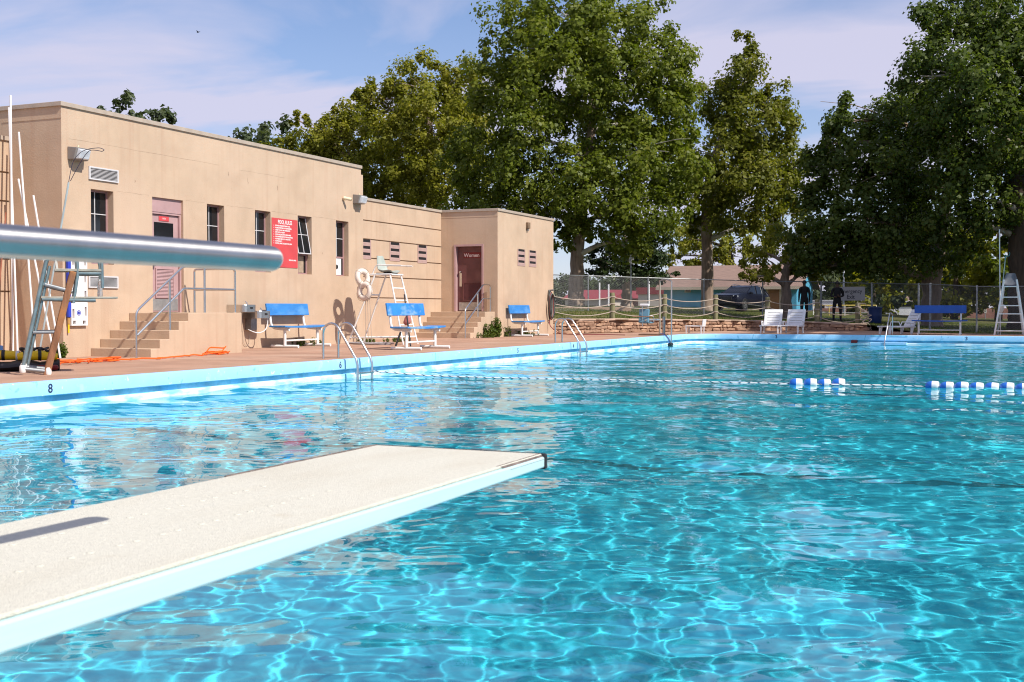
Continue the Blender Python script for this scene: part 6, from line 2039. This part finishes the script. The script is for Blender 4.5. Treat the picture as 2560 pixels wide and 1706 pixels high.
# trees standing right of the frame, whose shade falls over the far deck
TREES['S1'] = ([(6.5, 44.0, 0, .5), (6.4, 44.0, 4, .4), (6.0, 43.8, 9, .25), (5.8, 43.5, 13, .1)],
               [(3.0, 40.5, 9.5, 2.6, 2.2), (5.5, 42.5, 12.5, 2.8, 2.2), (7.5, 41.5, 9.0, 2.6, 2.2), (5.0, 45.5, 9.0, 2.6, 2.2), (8.0, 46.0, 11.0, 2.8, 2.3), (4.2, 42.5, 6.6, 2.2, 1.6), (7.5, 44.0, 6.5, 2.4, 1.6), (3.2, 44.5, 12.0, 2.2, 1.8), (9.8, 43.5, 8.5, 2.2, 1.9)])
TREES['S2'] = ([(13.0, 52.0, 0, .5), (13.0, 52.0, 4, .4), (12.6, 51.8, 9, .25), (12.4, 51.5, 13, .1)],
               [(9.0, 50.0, 9.5, 2.8, 2.4), (12.0, 51.5, 13, 3.0, 2.4), (15, 50.5, 9.5, 2.8, 2.4), (11.5, 54.5, 9.5, 2.8, 2.4), (10.0, 53.0, 6.5, 2.6, 1.8), (14.0, 54.0, 7.0, 2.6, 2.0), (7.0, 52.0, 12.0, 2.4, 2.0)])
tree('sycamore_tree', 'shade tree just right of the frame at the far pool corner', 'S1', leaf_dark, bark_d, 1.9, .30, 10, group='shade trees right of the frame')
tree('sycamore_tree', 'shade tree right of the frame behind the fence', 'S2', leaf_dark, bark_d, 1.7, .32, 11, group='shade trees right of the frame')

# ---- distant trees
def far_tree(label, x, y, h, r, leaf_m, seed, size=.5, zb=-.3, cone=False, grp_='distant trees'):
    t = thing('far_tree', label, 'tree', (x, y, zb), grp_)
    rng = np.random.default_rng(seed)
    B().tube([(x, y, zb), (x + .1, y, zb + h * .4), (x, y, zb + h * .9)], [r * .09, r * .06, r * .02], 8).out('trunk', bark_d, t, smooth=True)
    n_c = int(55 + r * 12)
    u = rng.uniform(.18, 1, n_c)
    w_ = (1 - u) ** .8 * 1.05 if cone else np.sqrt(np.clip(1 - ((u - .55) / .48) ** 2, 0.02, 1))
    a = rng.uniform(0, 6.28, n_c); q = rng.uniform(.3, 1, n_c) ** .5
    cc = np.stack([x + np.cos(a) * q * w_ * r, y + np.sin(a) * q * w_ * r, zb + u * h], -1)
    v, f, tn = leaves(rng, cc, rng.uniform(.5, 1.1, n_c) * r * .24, 34, size, .35)
    o = mesh_np('crown', v, f, leaf_m, t, tint=tn); o['kind'] = 'stuff'
    return t


for i, (x, y, h, r, lf, lab) in enumerate((
        (-60.0, 67.0, 16.6, 2.6, leaf_far, 'treetop poking above the bathhouse roof at the far left'),
        (-57.4, 68.2, 15.3, 2.0, leaf_far, 'smaller treetop above the bathhouse roof beside the first one'),
        (-57.6, 79.0, 15.2, 3.2, leaf_far, 'faint tree just showing over the middle of the roof'),
        (-54.0, 77.2, 15.6, 3.4, leaf_far, 'grey green tree left of the yellow green tree'),
        (-78.0, 186, 7.0, 5.0, leaf_far, 'far grey green tree beside the end of the bathhouse'),
        (-71.0, 190, 6.4, 5.5, leaf_far, 'far tree seen through the fence by the big trunk'),
        (-64.0, 192, 6.0, 5.0, leaf_far, 'far tree behind the long red roof'),
        (-57.0, 186, 6.6, 5.0, leaf_far, 'far tree between the two red roofs'),
        (-53.5, 172, 7.0, 3.2, leaf_cedar, 'far dark conifer left of the red topped stand'),
        (-50.8, 174, 6.2, 3.0, leaf_cedar, 'shorter far conifer beside the red topped stand'),
        (-34.0, 205, 10.0, 6.0, leaf_far, 'far tree line crown left of the standing people'),
        (-27.0, 210, 9.0, 6.0, leaf_far, 'far tree line crown behind the white building'),
        (-19.0, 208, 11.0, 6.0, leaf_far, 'far tree line crown right of the white building'),
        (-12.0, 200, 12.0, 6.0, leaf_far, 'far tree line crown behind the tan house'),
        (-7.6, 92, 8.5, 3.8, leaf_far, 'mid green tree behind the forked trunk'),
        (-4.6, 86, 6.2, 3.0, leaf_yellow, 'bushy tree behind the dark blue bench'),
        (-1.9, 90, 7.5, 3.2, leaf_yellow, 'bushy tree behind the stop sign'),
        (.8, 84, 8.5, 3.6, leaf_green, 'bushy tree behind the far lifeguard chair'),
        (-11.6, 100, 5.0, 2.6, leaf_yellow, 'low bushy tree behind the exit sign'))):
    far_tree(lab, x, y, h, r, lf, 50 + i, size=(.34 if y < 80 else (.62 if y > 150 else .36)), cone='conifer' in lab)

# ================================================================== WEEDS
def weed(label, x, y, h, n_, spread, seed, tall=False):
    t = thing('weed_clump', label, 'weed', (x, y, 0), 'weeds along the walls')
    rng = np.random.default_rng(seed); rp = random.Random(seed)
    V, F, Tn, off = [], [], [], 0
    b = B()
    cs = []
    for k in range(n_):
        a = rp.uniform(0, 6.28); q = spread * rp.random() ** .6
        x0_, y0_ = x + q * math.cos(a), y + q * math.sin(a)
        hh_ = h * rp.uniform(.45, 1)
        x1_, y1_ = x0_ + rp.gauss(0, .12) * hh_, y0_ + rp.gauss(0, .12) * hh_
        b.tube([(x0_, y0_, 0), ((x0_ + x1_) / 2, (y0_ + y1_) / 2, hh_ * .55), (x1_, y1_, hh_)], [.005, .004, .002], 4)
        for m_ in range(5 if tall else 2):
            u = rp.uniform(.15, 1)
            cs.append((x0_ + (x1_ - x0_) * u, y0_ + (y1_ - y0_) * u, hh_ * u))
    b.out('stems', weed_leaf, t)['kind'] = 'stuff'
    v, f, tn = leaves(rng, np.array(cs), np.full(len(cs), .07 if tall else .04), 8, .05 if tall else .035, .5)
    o = mesh_np('foliage', v, f, weed_leaf, t, tint=tn); o['kind'] = 'stuff'


weed('tall leafy weed growing where the Women steps meet the corner', -15.02, 33.1, .62, 26, .15, 1, True)
weed('dry tall weed beside the leafy one at the Women steps', -15.0, 32.6, .55, 14, .18, 2, True)
weed('low grass tuft at the foot of the Women steps', -14.95, 32.1, .18, 26, .35, 3)
weed('grass tuft under the bench by the two small vents', -14.85, 34.9, .22, 30, .5, 4)
weed('dry grass at the left foot of the bench under the vents', -14.95, 33.9, .32, 14, .12, 5)
weed('grass tuft at the wall behind the bench by the fountains', -15.65, 23.6, .20, 26, .4, 6)
weed('green tuft at the end of the tall wall block', -15.6, 26.3, .16, 22, .25, 7)
weed('green tuft under the white lifeguard chair', -15.2, 27.2, .16, 26, .35, 8)
weed('weed tuft at the left corner of the bathhouse', -15.80, 15.98, .22, 22, .12, 9, True)
